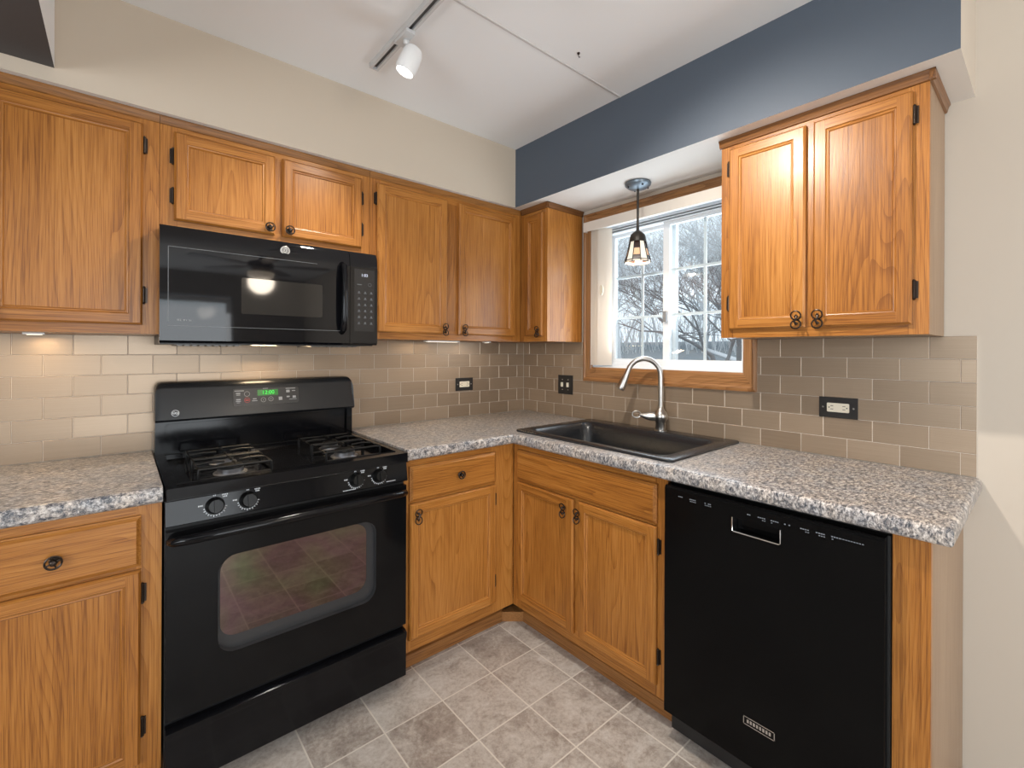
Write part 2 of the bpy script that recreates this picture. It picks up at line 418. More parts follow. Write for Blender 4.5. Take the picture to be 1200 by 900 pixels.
# tiled backsplash: rows of staggered tiles, one mesh per wall
TR = [0.931, 1.003, 1.078, 1.153, 1.228, 1.303, 1.377]
G, TT = 0.0007, 0.006
def tiles(bm, a0, a1, ref, put, cut=None):
    for k in range(6):
        z0, z1 = TR[k] + G, TR[k + 1] - G
        start = ref if k % 2 == 1 else ref + 0.0755
        n0 = math.floor((a0 - start) / 0.151)
        s = start + n0 * 0.151
        while s < a1:
            segs = [(max(s, a0), min(s + 0.151, a1))]
            if cut and z0 > 1.15:
                out = []
                for p, q in segs:
                    if p < cut[0]: out.append((p, min(q, cut[0])))
                    if q > cut[1]: out.append((max(p, cut[1]), q))
                segs = out
            for p, q in segs:
                if q - p > 0.006: put(bm, p + G, q - G, z0, z1)
            s += 0.151
def tile_face(bm, P):     # P(a, z, depth)
    def put(bm, p, q, z0, z1):
        e = 0.0012
        lo = [P(p, z0, 0.0015), P(q, z0, 0.0015), P(q, z1, 0.0015), P(p, z1, 0.0015)]
        md = [P(p, z0, TT - e), P(q, z0, TT - e), P(q, z1, TT - e), P(p, z1, TT - e)]
        hi = [P(p + e, z0 + e, TT), P(q - e, z0 + e, TT), P(q - e, z1 - e, TT), P(p + e, z1 - e, TT)]
        R = [[bm.verts.new(v) for v in r] for r in (lo, md, hi)]
        for a, b in zip(R, R[1:]):
            for j in range(4): bm.faces.new((a[j], a[(j + 1) % 4], b[(j + 1) % 4], b[j]))
        bm.faces.new(R[2])
    return put
bm = B()
tiles(bm, -2.50, -0.006, -2.33 + 0.151, tile_face(bm, lambda a, z, d: (a, -d, z)))
box(bm, -2.50, 0, -0.0047, -0.0002, 0.931, 1.377, 1)
tag(obj('wall_tile_back', bm, [tile_m, grout_m], sharp=20), 'taupe brushed tile backsplash behind the stove', 'backsplash', kind='structure')
bm = B()
tiles(bm, 0.006, 2.138, 2.0255, tile_face(bm, lambda a, z, d: (-d, -a, z)), (0.535, 1.483))
for y0, y1, z1 in ((-2.138, -1.483, 1.377), (-1.483, -0.535, 1.153), (-0.535, 0, 1.377)):
    box(bm, -0.0047, -0.0002, y0, y1, 0.931, z1, 1)
tag(obj('wall_tile_right', bm, [tile_m, grout_m], sharp=20), 'taupe brushed tile backsplash under the sink window', 'backsplash', kind='structure')

# sink window: casing, vinyl frame, two sliding sashes with grilles
def rect_frame(bm, y0, y1, z0, z1, w, x0, x1, mi=0, wb=None, wt=None):
    wb = wb or w; wt = wt or w
    box(bm, x0, x1, y0, y0 + w, z0, z1, mi); box(bm, x0, x1, y1 - w, y1, z0, z1, mi)
    box(bm, x0, x1, y0 + w, y1 - w, z0, z0 + wb, mi); box(bm, x0, x1, y0 + w, y1 - w, z1 - wt, z1, mi)
win = thing('window_1', 'white sliding window above the sink in an oak casing', 'window', (0, 0, 0)); win['kind'] = 'structure'
CY0, CY1, CZ0, CZ1 = -1.483, -0.535, 1.154, 2.106
bm = B()
def casing(bm, horiz):
    # profiled boards with mitred corners: outer back band, flat, inner step
    prof = [(0.0, -0.0005), (0.0, -0.020), (0.010, -0.022), (0.016, -0.017), (0.050, -0.014), (0.058, -0.009), (0.058, -0.0005)]
    def ring(ins, x):
        k = ins / 0.058
        ib = 0.079 * k; il = 0.055 * k; it = 0.050 * k
        return [(x, CY0 + 0.058 * k, CZ0 + ib), (x, CY1 - il, CZ0 + ib), (x, CY1 - il, CZ1 - it), (x, CY0 + 0.058 * k, CZ1 - it)]
    R = [ring(*p) for p in prof]
    for a, b in zip(R, R[1:]):
        for j in range(4):
            if (j % 2 == 0) == horiz: quad(bm, (a[j], a[(j + 1) % 4], b[(j + 1) % 4], b[j]))
casing(bm, True); obj('window_casing', bm, oak_y, win)
bm = B(); casing(bm, False); obj('window_casing', bm, oak_wz, win)
bm = B()
for x0, x1, y0, y1, z0, z1 in ((-0.0005, 0.07, WY0 - 0.001, WY0 + 0.004, WZ0, WZ1), (-0.0005, 0.07, WY1 - 0.004, WY1 + 0.001, WZ0, WZ1), (-0.0005, 0.07, WY0, WY1, WZ0 - 0.001, WZ0 + 0.004), (-0.0005, 0.07, WY0, WY1, WZ1 - 0.004, WZ1 + 0.001)):
    box(bm, x0, x1, y0, y1, z0, z1)
obj('window_jamb', bm, vinyl, win, 0.001)
bm = B(); 
box(bm, 0.07, 0.155, WY0 + 0.0005, WY0 + 0.006, WZ0 + 0.004, WZ1 - 0.004); box(bm, 0.07, 0.155, WY1 - 0.032, WY1 - 0.004, WZ0 + 0.004, WZ1 - 0.004)
box(bm, 0.07, 0.155, WY0 + 0.006, WY1 - 0.032, WZ0 + 0.004, WZ0 + 0.026); box(bm, 0.07, 0.155, WY0 + 0.006, WY1 - 0.032, WZ1 - 0.034, WZ1 - 0.004)
for zz in (WZ1 - 0.046, WZ1 - 0.060): box(bm, 0.074, 0.150, WY0 + 0.03, WY1 - 0.03, zz, zz + 0.006)
obj('window_frame', bm, vinyl, win, 0.002)
def sash(y0, y1, x, w, lab):
    f = B(); rect_frame(f, y0, y1, 1.258, 1.995, w, x, x + 0.026, wb=0.024, wt=0.022)
    o = obj('window_sash', f, vinyl, win, 0.002); o['label'] = lab
    g = B(); box(g, x + 0.011, x + 0.0125, y0 + w - 0.004, y1 - w + 0.004, 1.278, 1.975); obj('window_pane', g, glass, o)
    gz0, gz1 = 1.282, 1.973; gr = B(); ym = (y0 + y1) / 2
    box(gr, x + 0.014, x + 0.019, ym - 0.007, ym + 0.007, gz0, gz1)
    for q in (1, 2):
        zz = gz0 + (gz1 - gz0) * q / 3; box(gr, x + 0.0135, x + 0.0195, y0 + w, y1 - w, zz - 0.007, zz + 0.007)
    obj('window_grille', gr, vinyl, o)
    return o
sash(-1.035, -0.622, 0.118, 0.032, 'left sliding sash')
sr = sash(-1.4185, -0.985, 0.082, 0.036, 'right sliding sash')
simple('window_latch', pmat('latch_grey', (0.22, 0.23, 0.24), 0.4), win, (0.066, 0.082, -1.012, -0.992, 1.475, 1.53), bevel=0.003)

# baseboards (shoe boards in the toe space), with the little diagonal corner piece
KB = -0.535
bm = B()
pr_ = [(KB + 0.002, 0.0), (KB - 0.012, 0.0), (KB - 0.012, 0.030), (KB - 0.006, 0.046), (KB + 0.002, 0.050)]
prism(bm, pr_, 'x', -1.183, -0.625)
tag(obj('baseboard_back', bm, kick_x, None), 'wooden shoe board along the floor right of the stove', 'baseboard', kind='structure')
bm = B()
prism(bm, [(x, z) for x, z in pr_], 'y', -1.452, -0.612)
# diagonal corner block
d0, d1 = (-0.625, KB - 0.012), (KB - 0.012, -0.612)
prism(bm, [d0, d1, (KB, -0.612), (KB, KB), (-0.625, KB)], 'z', 0.0, 0.047)
tag(obj('baseboard_right', bm, kick_y, None, 0.002), 'wooden shoe board along the floor under the sink cabinet', 'baseboard', kind='structure')

# patio door of the room behind the camera, and an unseen side window added for fill
pd = thing('door_1', 'white sliding patio door opposite the stove', 'door', (-1.75, YF, 0)); pd['kind'] = 'structure'
bm = B()
for x0, x1 in ((-0.85, 0.02), (-0.02, 0.85)):
    y = -0.03 if x0 < -0.5 else -0.08
    box(bm, x0, x0 + 0.07, y - 0.02, y + 0.02, 0, 2.1); box(bm, x1 - 0.07, x1, y - 0.02, y + 0.02, 0, 2.1)
    box(bm, x0 + 0.07, x1 - 0.07, y - 0.02, y + 0.02, 0, 0.09); box(bm, x0 + 0.07, x1 - 0.07, y - 0.02, y + 0.02, 2.02, 2.1)
obj('door_frame', bm, vinyl, pd)
simple('door_pane', glass, pd, (-0.79, -0.05, -0.032, -0.029, 0.08, 2.03), (0.05, 0.79, -0.082, -0.079, 0.08, 2.03))
w2 = thing('window_fill', 'wide white unseen window added on the far left wall for fill light', 'window', (XL, -3.0, 0.85)); w2['kind'] = 'structure'
bm = B()
for y0, y1, z0, z1 in ((-1, -0.94, 0, 1.25), (0.94, 1, 0, 1.25), (-0.94, 0.94, 0, 0.06), (-0.94, 0.94, 1.19, 1.25), (-0.03, 0.03, 0.06, 1.19)):
    box(bm, -0.08, -0.03, y0, y1, z0, z1)
obj('window_frame', bm, vinyl, w2)
simple('window_pane', glass, w2, (-0.056, -0.053, -0.95, 0.95, 0.05, 1.2))

# ------------------------------------------------------------------ cabinet hardware prototypes (shared meshes)
def hinge_mesh():
    bm = B(); box(bm, -0.004, 0.006, -0.0035, 0, -0.025, 0.025)
    tube(bm, [(0.005, -0.006, -0.024), (0.005, -0.006, 0.024)], 0.0042, 8)
    for s in (-1, 1): lathe(bm, [(0.0042, 0), (0.005, 0.002), (0.002, 0.006)], (0.005, -0.006, s * 0.024), (0, 0, s), 8)
    return bm
def pull_mesh():
    bm = B()
    for s in (1, -1):
        torus(bm, (0, -0.016, s * 0.0150), 0.0150, 0.0024, (0, 1, 0.2 * s), 22, 6)
        lathe(bm, [(0.0028, 0), (0.0034, -0.006), (0.0050, -0.012), (0.0046, -0.018), (0.001, -0.021)], (0, 0, s * 0.0120), (0, 1, 0), 10)
    tube(bm, [(0, -0.014, 0.017), (0.003, -0.021, 0.006), (-0.003, -0.021, -0.006), (0, -0.014, -0.017)], 0.0030, 8)
    return bm
def knob_mesh():
    bm = B()
    lathe(bm, [(0.010, 0), (0.010, -0.003), (0.0050, -0.005), (0.0045, -0.013), (0.0065, -0.017), (0.0080, -0.021), (0.0065, -0.025), (0.002, -0.027)], (0, 0, 0), (0, 1, 0), 18)
    torus(bm, (0, -0.018, 0), 0.0160, 0.0026, (0, 1, 0), 24, 6)
    for a in range(4):
        t_ = a * PI / 2 + 0.4
        tube(bm, [(0.007 * math.cos(t_), -0.018, 0.007 * math.sin(t_)), (0.0160 * math.cos(t_), -0.018, 0.0160 * math.sin(t_))], 0.0022, 6)
    return bm
hw = {}
def hardware(kind, parent, loc, flip=False):
    name = {'hinge': 'hinge', 'pull': 'pull', 'knob': 'knob'}[kind]
    if kind not in hw:
        bm = {'hinge': hinge_mesh, 'pull': pull_mesh, 'knob': knob_mesh}[kind]()
        hw[kind] = obj(name, bm, bronze, parent, loc=loc); o = hw[kind]
    else:
        o = inst(hw[kind], parent, loc)
    o.rotation_euler = (0, PI, 0) if flip else (0, 0, 0)
    return o

# door: butt-jointed stiles and rails round a recessed flat panel; front at y = yb - th
def door_mesh(x0, x1, z0, z1, yb, th=0.018, sw=0.035):
    bm = B(); yf = yb - th
    def rg(i, y): return [(x0 + i, y, z0 + i), (x1 - i, y, z0 + i), (x1 - i, y, z1 - i), (x0 + i, y, z1 - i)]
    def skin(a, b):
        for j in range(4):
            quad(bm, (a[j], a[(j + 1) % 4], b[(j + 1) % 4], b[j]), 1 if j % 2 == 0 else 0)
    quad(bm, rg(0, yb), 0)
    skin(rg(0, yb), rg(0, yf + 0.007)); skin(rg(0, yf + 0.007), rg(0.003, yf + 0.0035)); skin(rg(0.003, yf + 0.0035), rg(0.006, yf))
    e = 0.006; i0 = sw
    for (a, b, c, d, mi) in ((x0 + e, x0 + i0, z0 + e, z1 - e, 0), (x1 - i0, x1 - e, z0 + e, z1 - e, 0), (x0 + i0, x1 - i0, z0 + e, z0 + i0, 1), (x0 + i0, x1 - i0, z1 - i0, z1 - e, 1)):
        quad(bm, [(a, yf, c), (b, yf, c), (b, yf, d), (a, yf, d)], mi)
    steps = [(i0, yf), (i0 + 0.002, yf + 0.0035), (i0 + 0.005, yf + 0.0045), (i0 + 0.008, yf + 0.004), (i0 + 0.011, yf + 0.008)]
    for p, q in zip(steps, steps[1:]): skin(rg(*p), rg(*q))
    quad(bm, rg(i0 + 0.011, yf + 0.008), 0)
    return bm
def drawer_mesh(x0, x1, z0, z1, yb, th=0.018):
    bm = B(); yf = yb - th
    def rg(i, y): return [(x0 + i, y, z0 + i), (x1 - i, y, z0 + i), (x1 - i, y, z1 - i), (x0 + i, y, z1 - i)]
    R = [rg(0, yb), rg(0, yf + 0.008), rg(0.004, yf + 0.006), rg(0.011, yf), ]
    quad(bm, R[0], 0)
    for a, b in zip(R, R[1:]):
        for j in range(4): quad(bm, (a[j], a[(j + 1) % 4], b[(j + 1) % 4], b[j]), 0)
    quad(bm, R[-1], 0); return bm

def cabinet(label, cat, name, loc, rotz, Wd, H, depth, frames, doors=(), drawers=(), strip=None, side_mat=None, kick=False, group=None, body_x=None, falsefront=()):
    """local axes: x along the wall, front towards -y; frames: (x0,x1,z0,z1,'v'|'h')"""
    t = thing(name, label, cat, loc, rotz, group)
    bx0, bx1 = body_x or (0, Wd)
    fb = -depth + 0.019
    bm = B()
    if kick:
        box(bm, bx0, bx1, fb, -0.004, 0.105, H); box(bm, bx0 + 0.001, bx1 - 0.001, KB + 0.0035, -0.01, 0.0, 0.105, 1)
    else: box(bm, bx0, bx1, fb, -0.007, 0, H)
    obj('cabinet_body', bm, [side_mat or oak_z, kick_x], t)
    bm = B()
    for a, b, c, d, o_ in frames: box(bm, a, b, -depth, fb - 0.0003, c, d, 0 if o_ == 'v' else 1)
    obj('face_frame', bm, [oak_z, oak_x], t, 0.0006, 1)
    for (x0, x1, z0, z1, hs, pk) in doors:
        d = obj('door', door_mesh(x0, x1, z0, z1, -depth - 0.0006), [oak_z, oak_x], t, sharp=18)
        if hs:
            hx = x0 - 0.0085 if hs == 'l' else x1 + 0.0085
            for zz in ((z1 - 0.07, z0 + 0.10) if z1 - z0 > 0.4 else (z1 - 0.085, z0 + 0.085)):
                hardware('hinge', d, (hx, -depth, zz), hs == 'r')
        if pk: hardware(pk[0], d, (pk[1], -depth - 0.0187, pk[2]))
    for (x0, x1, z0, z1, kx, kz) in drawers:
        d = obj('drawer', drawer_mesh(x0, x1, z0, z1, -depth - 0.0006), [oak_x], t, sharp=18)
        if kx is not None: hardware('knob', d, (kx, -depth - 0.0187, kz))
    for (x0, x1, z0, z1) in falsefront:
        obj('false_drawer_front', drawer_mesh(x0, x1, z0, z1, -depth - 0.0006), [oak_x], t, sharp=18)
    if strip:
        bm = B()
        k_ = 1.0 if strip[2] else 0.4
        pf = [(-depth - 0.0004, H - 0.030), (-depth - 0.006 * k_, H - 0.028), (-depth - 0.010 * k_, H - 0.012), (-depth - 0.014 * k_, H - 0.006), (-depth - 0.014 * k_, H - 0.0005), (-depth - 0.0004, H - 0.0005)]
        prism(bm, pf, 'x', strip[0], strip[1], 0)
        if strip[2]:      # return along the exposed right side
            ps = [(Wd + (-(y + depth)) , z) for y, z in pf]
            prism(bm, ps, 'y', -depth - 0.014, -0.008, 1)
        obj('top_moulding', bm, [trim_x if strip[2] else strip_x, trim_y], t)
    return t

# ---- wall cabinets along the stove wall (front frame y = -0.295)
UB, UT, DA = 1.3765, 2.1315, 0.295
H = UT - UB
cabinet('tall single-door oak wall cabinet left of the microwave', 'wall cabinet', 'wall_cabinet', (-2.392, 0, UB), 0, 0.4425, H, DA,
        [(0, 0.045, 0, H, 'v'), (0.390, 0.4425, 0, H, 'v'), (0.045, 0.390, 0, 0.045, 'h'), (0.045, 0.390, H - 0.06, H, 'h')],
        doors=[(0.037, 0.398, 0.030, 0.706, 'r', ('pull', 0.056, 0.060))], strip=(0, 0.4425, False))
X0 = -1.9485; Hm = UT - 1.7445
cabinet('short two-door oak wall cabinet directly above the black microwave', 'wall cabinet', 'wall_cabinet', (X0, 0, 1.7445), 0, 0.748, Hm, DA,
        [(0, 0.05, 0, Hm, 'v'), (0.700, 0.748, 0, Hm, 'v'), (0.355, 0.395, 0.045, Hm - 0.06, 'v'), (0.05, 0.70, 0, 0.045, 'h'), (0.05, 0.70, Hm - 0.06, Hm, 'h')],
        doors=[(0.039, 0.359, 0.030, 0.338, 'l', ('knob', 0.338, 0.054)), (0.386, 0.709, 0.030, 0.338, 'r', ('knob', 0.409, 0.054))], strip=(0, 0.748, False))
X0 = -1.199
cabinet('two-door oak wall cabinet between the microwave and the room corner', 'wall cabinet', 'wall_cabinet', (X0, 0, UB), 0, 0.907, H, DA,
        [(0, 0.05, 0, H, 'v'), (0.395, 0.478, 0.045, H - 0.06, 'v'), (0.842, 0.907, 0, H, 'v'), (0.05, 0.842, 0, 0.045, 'h'), (0.05, 0.842, H - 0.06, H, 'h')],
        doors=[(0.032, 0.402, 0.030, 0.706, 'l', ('pull', 0.383, 0.052)), (0.474, 0.856, 0.030, 0.706, None, ('pull', 0.500, 0.052))], strip=(0, 0.895, False))
# ---- wall cabinets along the window wall (front frame x = -0.29), rotated so local x runs towards -y
RZ = -PI / 2
cabinet('narrow single-door oak wall cabinet in the corner left of the window', 'wall cabinet', 'wall_cabinet', (0, -0.0, UB), RZ, 0.5135, H, 0.29,
        [(0.296, 0.352, 0, H, 'v'), (0.468, 0.5135, 0, H, 'v'), (0.352, 0.468, 0, 0.045, 'h'), (0.352, 0.468, H - 0.06, H, 'h')],
        doors=[(0.343, 0.487, 0.030, 0.706, None, ('pull', 0.466, 0.052))], strip=(0.305, 0.5275, True), body_x=(0.008, 0.5135))
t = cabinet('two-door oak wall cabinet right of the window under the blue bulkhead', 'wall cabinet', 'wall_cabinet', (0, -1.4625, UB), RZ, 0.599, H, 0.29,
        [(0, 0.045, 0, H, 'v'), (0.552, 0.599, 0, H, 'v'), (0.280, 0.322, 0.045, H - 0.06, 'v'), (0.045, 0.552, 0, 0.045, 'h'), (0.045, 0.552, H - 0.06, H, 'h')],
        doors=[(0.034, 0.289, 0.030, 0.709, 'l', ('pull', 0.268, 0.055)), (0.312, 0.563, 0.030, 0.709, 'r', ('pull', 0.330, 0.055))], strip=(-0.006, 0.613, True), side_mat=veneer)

# ---- base cabinets
HB, DB = 0.8835, 0.605
cabinet('oak base cabinet with a drawer over a door left of the stove', 'base cabinet', 'base_cabinet', (-2.40, 0, 0), 0, 0.443, HB, DB,
        [(0, 0.055, 0.105, HB, 'v'), (0.385, 0.443, 0.105, HB, 'v'), (0.055, 0.385, 0.105, 0.165, 'h'), (0.055, 0.385, 0.69, 0.725, 'h'), (0.055, 0.385, 0.845, HB, 'h')],
        doors=[(0.046, 0.396, 0.150, 0.700, 'r', ('pull', 0.07, 0.65))], drawers=[(0.046, 0.396, 0.711, 0.853, 0.221, 0.779)], kick=True)
cabinet('oak base cabinet with a drawer over a door between stove and corner', 'base cabinet', 'base_cabinet', (-1.187, 0, 0), 0, 0.580, HB, DB,
        [(0, 0.035, 0.105, HB, 'v'), (0.448, 0.580, 0.105, HB, 'v'), (0.035, 0.448, 0.105, 0.165, 'h'), (0.035, 0.448, 0.69, 0.725, 'h'), (0.035, 0.448, 0.845, HB, 'h')],
        doors=[(0.023, 0.462, 0.155, 0.704, 'r', ('pull', 0.052, 0.655))], drawers=[(0.023, 0.462, 0.714, 0.855, 0.259, 0.788)], kick=True)
cabinet('two-door oak sink base cabinet with one wide false drawer front', 'base cabinet', 'sink_base_cabinet', (0, -0.606, 0), RZ, 0.820, HB, DB,
        [(0, 0.055, 0.105, HB, 'v'), (0.772, 0.820, 0.105, HB, 'v'), (0.382, 0.432, 0.165, 0.69, 'v'), (0.055, 0.772, 0.105, 0.165, 'h'), (0.055, 0.772, 0.69, 0.725, 'h'), (0.055, 0.772, 0.845, HB, 'h')],
        doors=[(0.042, 0.396, 0.150, 0.707, 'l', ('pull', 0.352, 0.655)), (0.424, 0.784, 0.150, 0.707, 'r', ('pull', 0.430, 0.652))],
        falsefront=[(0.038, 0.784, 0.717, 0.857)], kick=True)
# keep the carcass clear of the sink bowl: the sink base is an open box
for o in bpy.data.objects:
    if o.name.startswith('cabinet_body') and o.parent and o.parent.name.startswith('sink_base'):
        bm = B()
        for b in ((0.001, 0.018, -0.585, -0.004, 0.105, HB), (0.803, 0.819, -0.585, -0.004, 0.105, HB), (0.018, 0.803, -0.585, -0.004, 0.105, 0.12), (0.018, 0.803, -0.012, -0.004, 0.12, HB)): box(bm, *b)
        box(bm, 0.001, 0.819, KB + 0.0035, KB + 0.02, 0, 0.105, 1)
        bm.to_mesh(o.data); bm.free()
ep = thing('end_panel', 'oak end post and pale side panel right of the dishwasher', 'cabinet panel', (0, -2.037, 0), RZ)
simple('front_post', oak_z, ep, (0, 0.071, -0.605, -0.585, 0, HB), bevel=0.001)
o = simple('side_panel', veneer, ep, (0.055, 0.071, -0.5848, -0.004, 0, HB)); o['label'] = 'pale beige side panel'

# ------------------------------------------------------------------ countertops
def counter(name, xs, ys, inside, label, front):
    bm = B(); zt, zb = 0.930, 0.8845; V = {}
    def v(i, j):
        if (i, j) not in V: V[(i, j)] = bm.verts.new((xs[i], ys[j], zt))
        return V[(i, j)]
    for i in range(len(xs) - 1):
        for j in range(len(ys) - 1):
            if inside((xs[i] + xs[i + 1]) / 2, (ys[j] + ys[j + 1]) / 2):
                bm.faces.new((v(i, j), v(i + 1, j), v(i + 1, j + 1), v(i, j + 1)))
    top = bm.faces[:]
    r = bmesh.ops.extrude_face_region(bm, geom=top)
    for e in r['geom']:
        if isinstance(e, bmesh.types.BMVert): e.co.z = zb
    bmesh.ops.recalc_face_normals(bm, faces=bm.faces[:])
    es = []
    for e in bm.edges:
        a, b = e.verts
        if abs(a.co.z - b.co.z) < 1e-5 and e.calc_face_angle(0) > 0.5 and front(a.co, b.co): es.append(e)
    bmesh.ops.bevel(bm, geom=es, offset=0.013, segments=5, affect='EDGES', profile=0.5)
    o = obj(name, bm, granite_m, None, sharp=50); return tag(o, label, 'countertop')
CF = -0.640
counter('countertop', [-2.42, -1.9565], [CF, -0.0072], lambda x, y: True, 'speckled grey laminate countertop left of the stove', lambda a, b: a.y < CF + 0.01 and b.y < CF + 0.01)
SX0, SX1, SY0, SY1 = -0.562, -0.03, -1.408, -0.592
def ins(x, y):
    if y < CF and x < CF: return False
    return not (SX0 < x < SX1 and SY0 < y < SY1)
def fr(a, b):
    if a.y < CF + .01 and b.y < CF + .01 and a.x < CF + .01 and b.x < CF + .01: return True
    if abs(a.y - CF) < .01 and abs(b.y - CF) < .01 and a.x <= CF + .001 and b.x <= CF + .001: return True
    if abs(a.y + 2.150) < .01 and abs(b.y + 2.150) < .01: return True
    return False
counter('countertop', [-1.1855, CF, SX0, SX1, -0.0072], [-2.150, SY0, CF, SY1, -0.0072], ins, 'long L-shaped speckled grey laminate countertop holding the sink', fr)

# ------------------------------------------------------------------ sink and faucet
sk = thing('kitchen_sink', 'charcoal composite drop-in sink set in the grey countertop below the window', 'sink', (-0.295, -1.0, 0.9305))
bm = B()
ox0, ox1, oy0, oy1 = -0.280, 0.280, -0.42, 0.42
N = 5
outer = rrect(ox0, ox1, oy0, oy1, 0.018, N)
rim_in = rrect(-0.238, 0.186, -0.362, 0.362, 0.05, N)
deep = rrect(-0.225, 0.172, -0.350, 0.350, 0.06, N)
botm = rrect(-0.175, 0.125, -0.30, 0.30, 0.06, N)
def lvl(pts, z): return [bm.verts.new((x, y, z)) for x, y in pts]
L = [lvl(outer, 0.0), lvl(outer, 0.007), lvl(rrect(ox0 + .004, ox1 - .004, oy0 + .004, oy1 - .004, .016, N), 0.010), lvl(rrect(-0.243, 0.191, -0.367, 0.367, 0.052, N), 0.010),
     lvl(rim_in, 0.006), lvl(deep, -0.02), lvl(rrect(-0.215, 0.162, -0.34, 0.34, 0.06, N), -0.185), lvl(botm, -0.205)]
n = len(outer)
for a, b in zip(L, L[1:]):
    for j in range(n): bm.faces.new((a[j], a[(j + 1) % n], b[(j + 1) % n], b[j]))
bm.faces.new(L[-1])
# outside of the bowl below the counter
L2 = [lvl(rrect(-0.236, 0.188, -0.362, 0.362, 0.06, N), 0.0), lvl(rrect(-0.224, 0.171, -0.349, 0.349, 0.06, N), -0.19), lvl(rrect(-0.18, 0.13, -0.305, 0.305, 0.06, N), -0.213)]
for j in range(n): bm.faces.new((L[0][j], L[0][(j + 1) % n], L2[0][(j + 1) % n], L2[0][j]))
for a, b in zip(L2, L2[1:]):
    for j in range(n): bm.faces.new((a[j], a[(j + 1) % n], b[(j + 1) % n], b[j]))
bm.faces.new(L2[-1])
obj('sink_bowl', bm, sink_m, sk, sharp=40)
bm = B(); lathe(bm, [(0.0, 0.001), (0.020, 0.001), (0.030, 0.004), (0.045, 0.004), (0.045, 0.0), (0.0, 0.0)], (-0.06, -0.10, -0.2048)); obj('drain', bm, nickel, sk)

fc = thing('kitchen_faucet', 'brushed nickel gooseneck pull-down faucet behind the black sink', 'faucet', (-0.062, -1.062, 0.9406))
bm = B()
lathe(bm, [(0.030, 0), (0.030, 0.004), (0.0235, 0.006), (0.0235, 0.040), (0.026, 0.046), (0.033, 0.058), (0.0345, 0.072), (0.030, 0.088), (0.020, 0.100), (0.0135, 0.112), (0.0125, 0.12)], n=28)
obj('faucet_base', bm, nickel, fc)
dirv = Vector((-0.098, 0.128, 0)).normalized()
pts = [Vector((0, 0, 0.11)), Vector((0, 0, 0.2)), Vector((0, 0, 0.262))]
R_ = 0.078
for i in range(1, 13):
    a = PI * i / 12 * (164 / 180)
    pts.append(Vector((0, 0, 0.266)) + dirv * (R_ - R_ * math.cos(a)) + Vector((0, 0, R_ * 1.05 * math.sin(a))))
bm = B(); tube(bm, pts, 0.0125, 16); obj('spout', bm, nickel, fc)
p = pts[-1]; dd = (pts[-1] - pts[-2]).normalized()
bm = B(); lathe(bm, [(0.0128, 0), (0.0132, 0.004), (0.0128, 0.008), (0.0155, 0.03), (0.0200, 0.080), (0.0210, 0.094), (0.0190, 0.100), (0.0, 0.100)], p, dd, 20)
obj('spray_head', bm, nickel, fc)
hd = Vector((-0.62, 0.78, 0)).normalized()
bm = B()
hp = [Vector((0, 0, 0.068)) + hd * d_ + Vector((0, 0, z_)) for d_, z_ in ((0.02, 0.0), (0.045, 0.0), (0.068, 0.001), (0.086, 0.004), (0.098, 0.006))]
tube(bm, hp, [0.022, 0.0205, 0.016, 0.010, 0.006], 14)
u_ = hd; lc = Vector((0, 0, 0.076)) + hd * 0.113
loop = [lc + u_ * (0.020 * math.cos(2 * PI * i / 20)) + Vector((0, 0, 1)) * (0.016 * math.sin(2 * PI * i / 20)) for i in range(20)]
tube(bm, loop, 0.0034, 8, closed=True)
obj('faucet_handle', bm, nickel, fc)

# ------------------------------------------------------------------ microwave (local x along wall from its left side)
mw = thing('microwave', 'black over-the-range microwave mounted above the stove', 'microwave', (-1.953, 0, 1.342))
MW, MH = 0.752, 0.400
simple('microwave_body', black_sat, mw, (0.004, MW - 0.004, -0.345, -0.008, 0.0, MH), bevel=0.003)
DX = 0.632
bm = B()
poly = [(-0.346, 0.004), (-0.380, 0.004), (-0.386, 0.012), (-0.386, 0.33), (-0.380, 0.375), (-0.368, 0.398), (-0.346, 0.398)]
prism(bm, poly, 'x', 0.0, DX - 0.001)
md = obj('door', bm, black_glass, mw, 0.002)
bm = B(); prism(bm, rrect(0.235, 0.520, 0.112, 0.243, 0.006, 3), 'y', -0.3872, -0.386)
o = obj('door_window', bm, pmat('microwave_window_mesh', (0.022, 0.020, 0.018), 0.05, 0, 0.4), md); o['label'] = 'grey-brown viewing window'
bm = B()
for z_ in (0.061,): box(bm, 0.02, DX - 0.03, -0.3866, -0.3859, z_, z_ + 0.0012)
box(bm, 0.022, 0.0235, -0.3866, -0.3859, 0.075, 0.325); box(bm, 0.022, 0.50, -0.3866, -0.3859, 0.325, 0.3262)
obj('door_lines', bm, mark_d, md)
bm = B()
for i, w_ in enumerate((0.007, 0.004, 0.006, 0.003, 0.007)): box(bm, 0.046 + i * 0.0085, 0.046 + i * 0.0085 + w_, -0.3868, -0.3859, 0.078, 0.084)
obj('door_lettering', bm, mark_d, md)
bm = B(); lathe(bm, [(0.0, 0.0), (0.0165, 0.0), (0.0175, -0.002), (0.0155, -0.0035), (0.0, -0.0035)], (0.382, -0.381, 0.362), (0, 1, 0.12), 24)
o = obj('round_badge', bm, pmat('badge_silver', (0.45, 0.44, 0.42), 0.35, 0.8), md); o['label'] = 'round silver script badge'
bm = B()
for r_ in (0.011,): torus(bm, (0.382, -0.3853, 0.362), r_, 0.0010, (0, 1, 0.12), 20, 5)
torus(bm, (0.378, -0.3855, 0.363), 0.0042, 0.0009, (0, 1, 0.12), 12, 5); torus(bm, (0.386, -0.3855, 0.361), 0.0042, 0.0009, (0, 1, 0.12), 12, 5)
obj('badge_script', bm, black_sat, md)
bm = B()
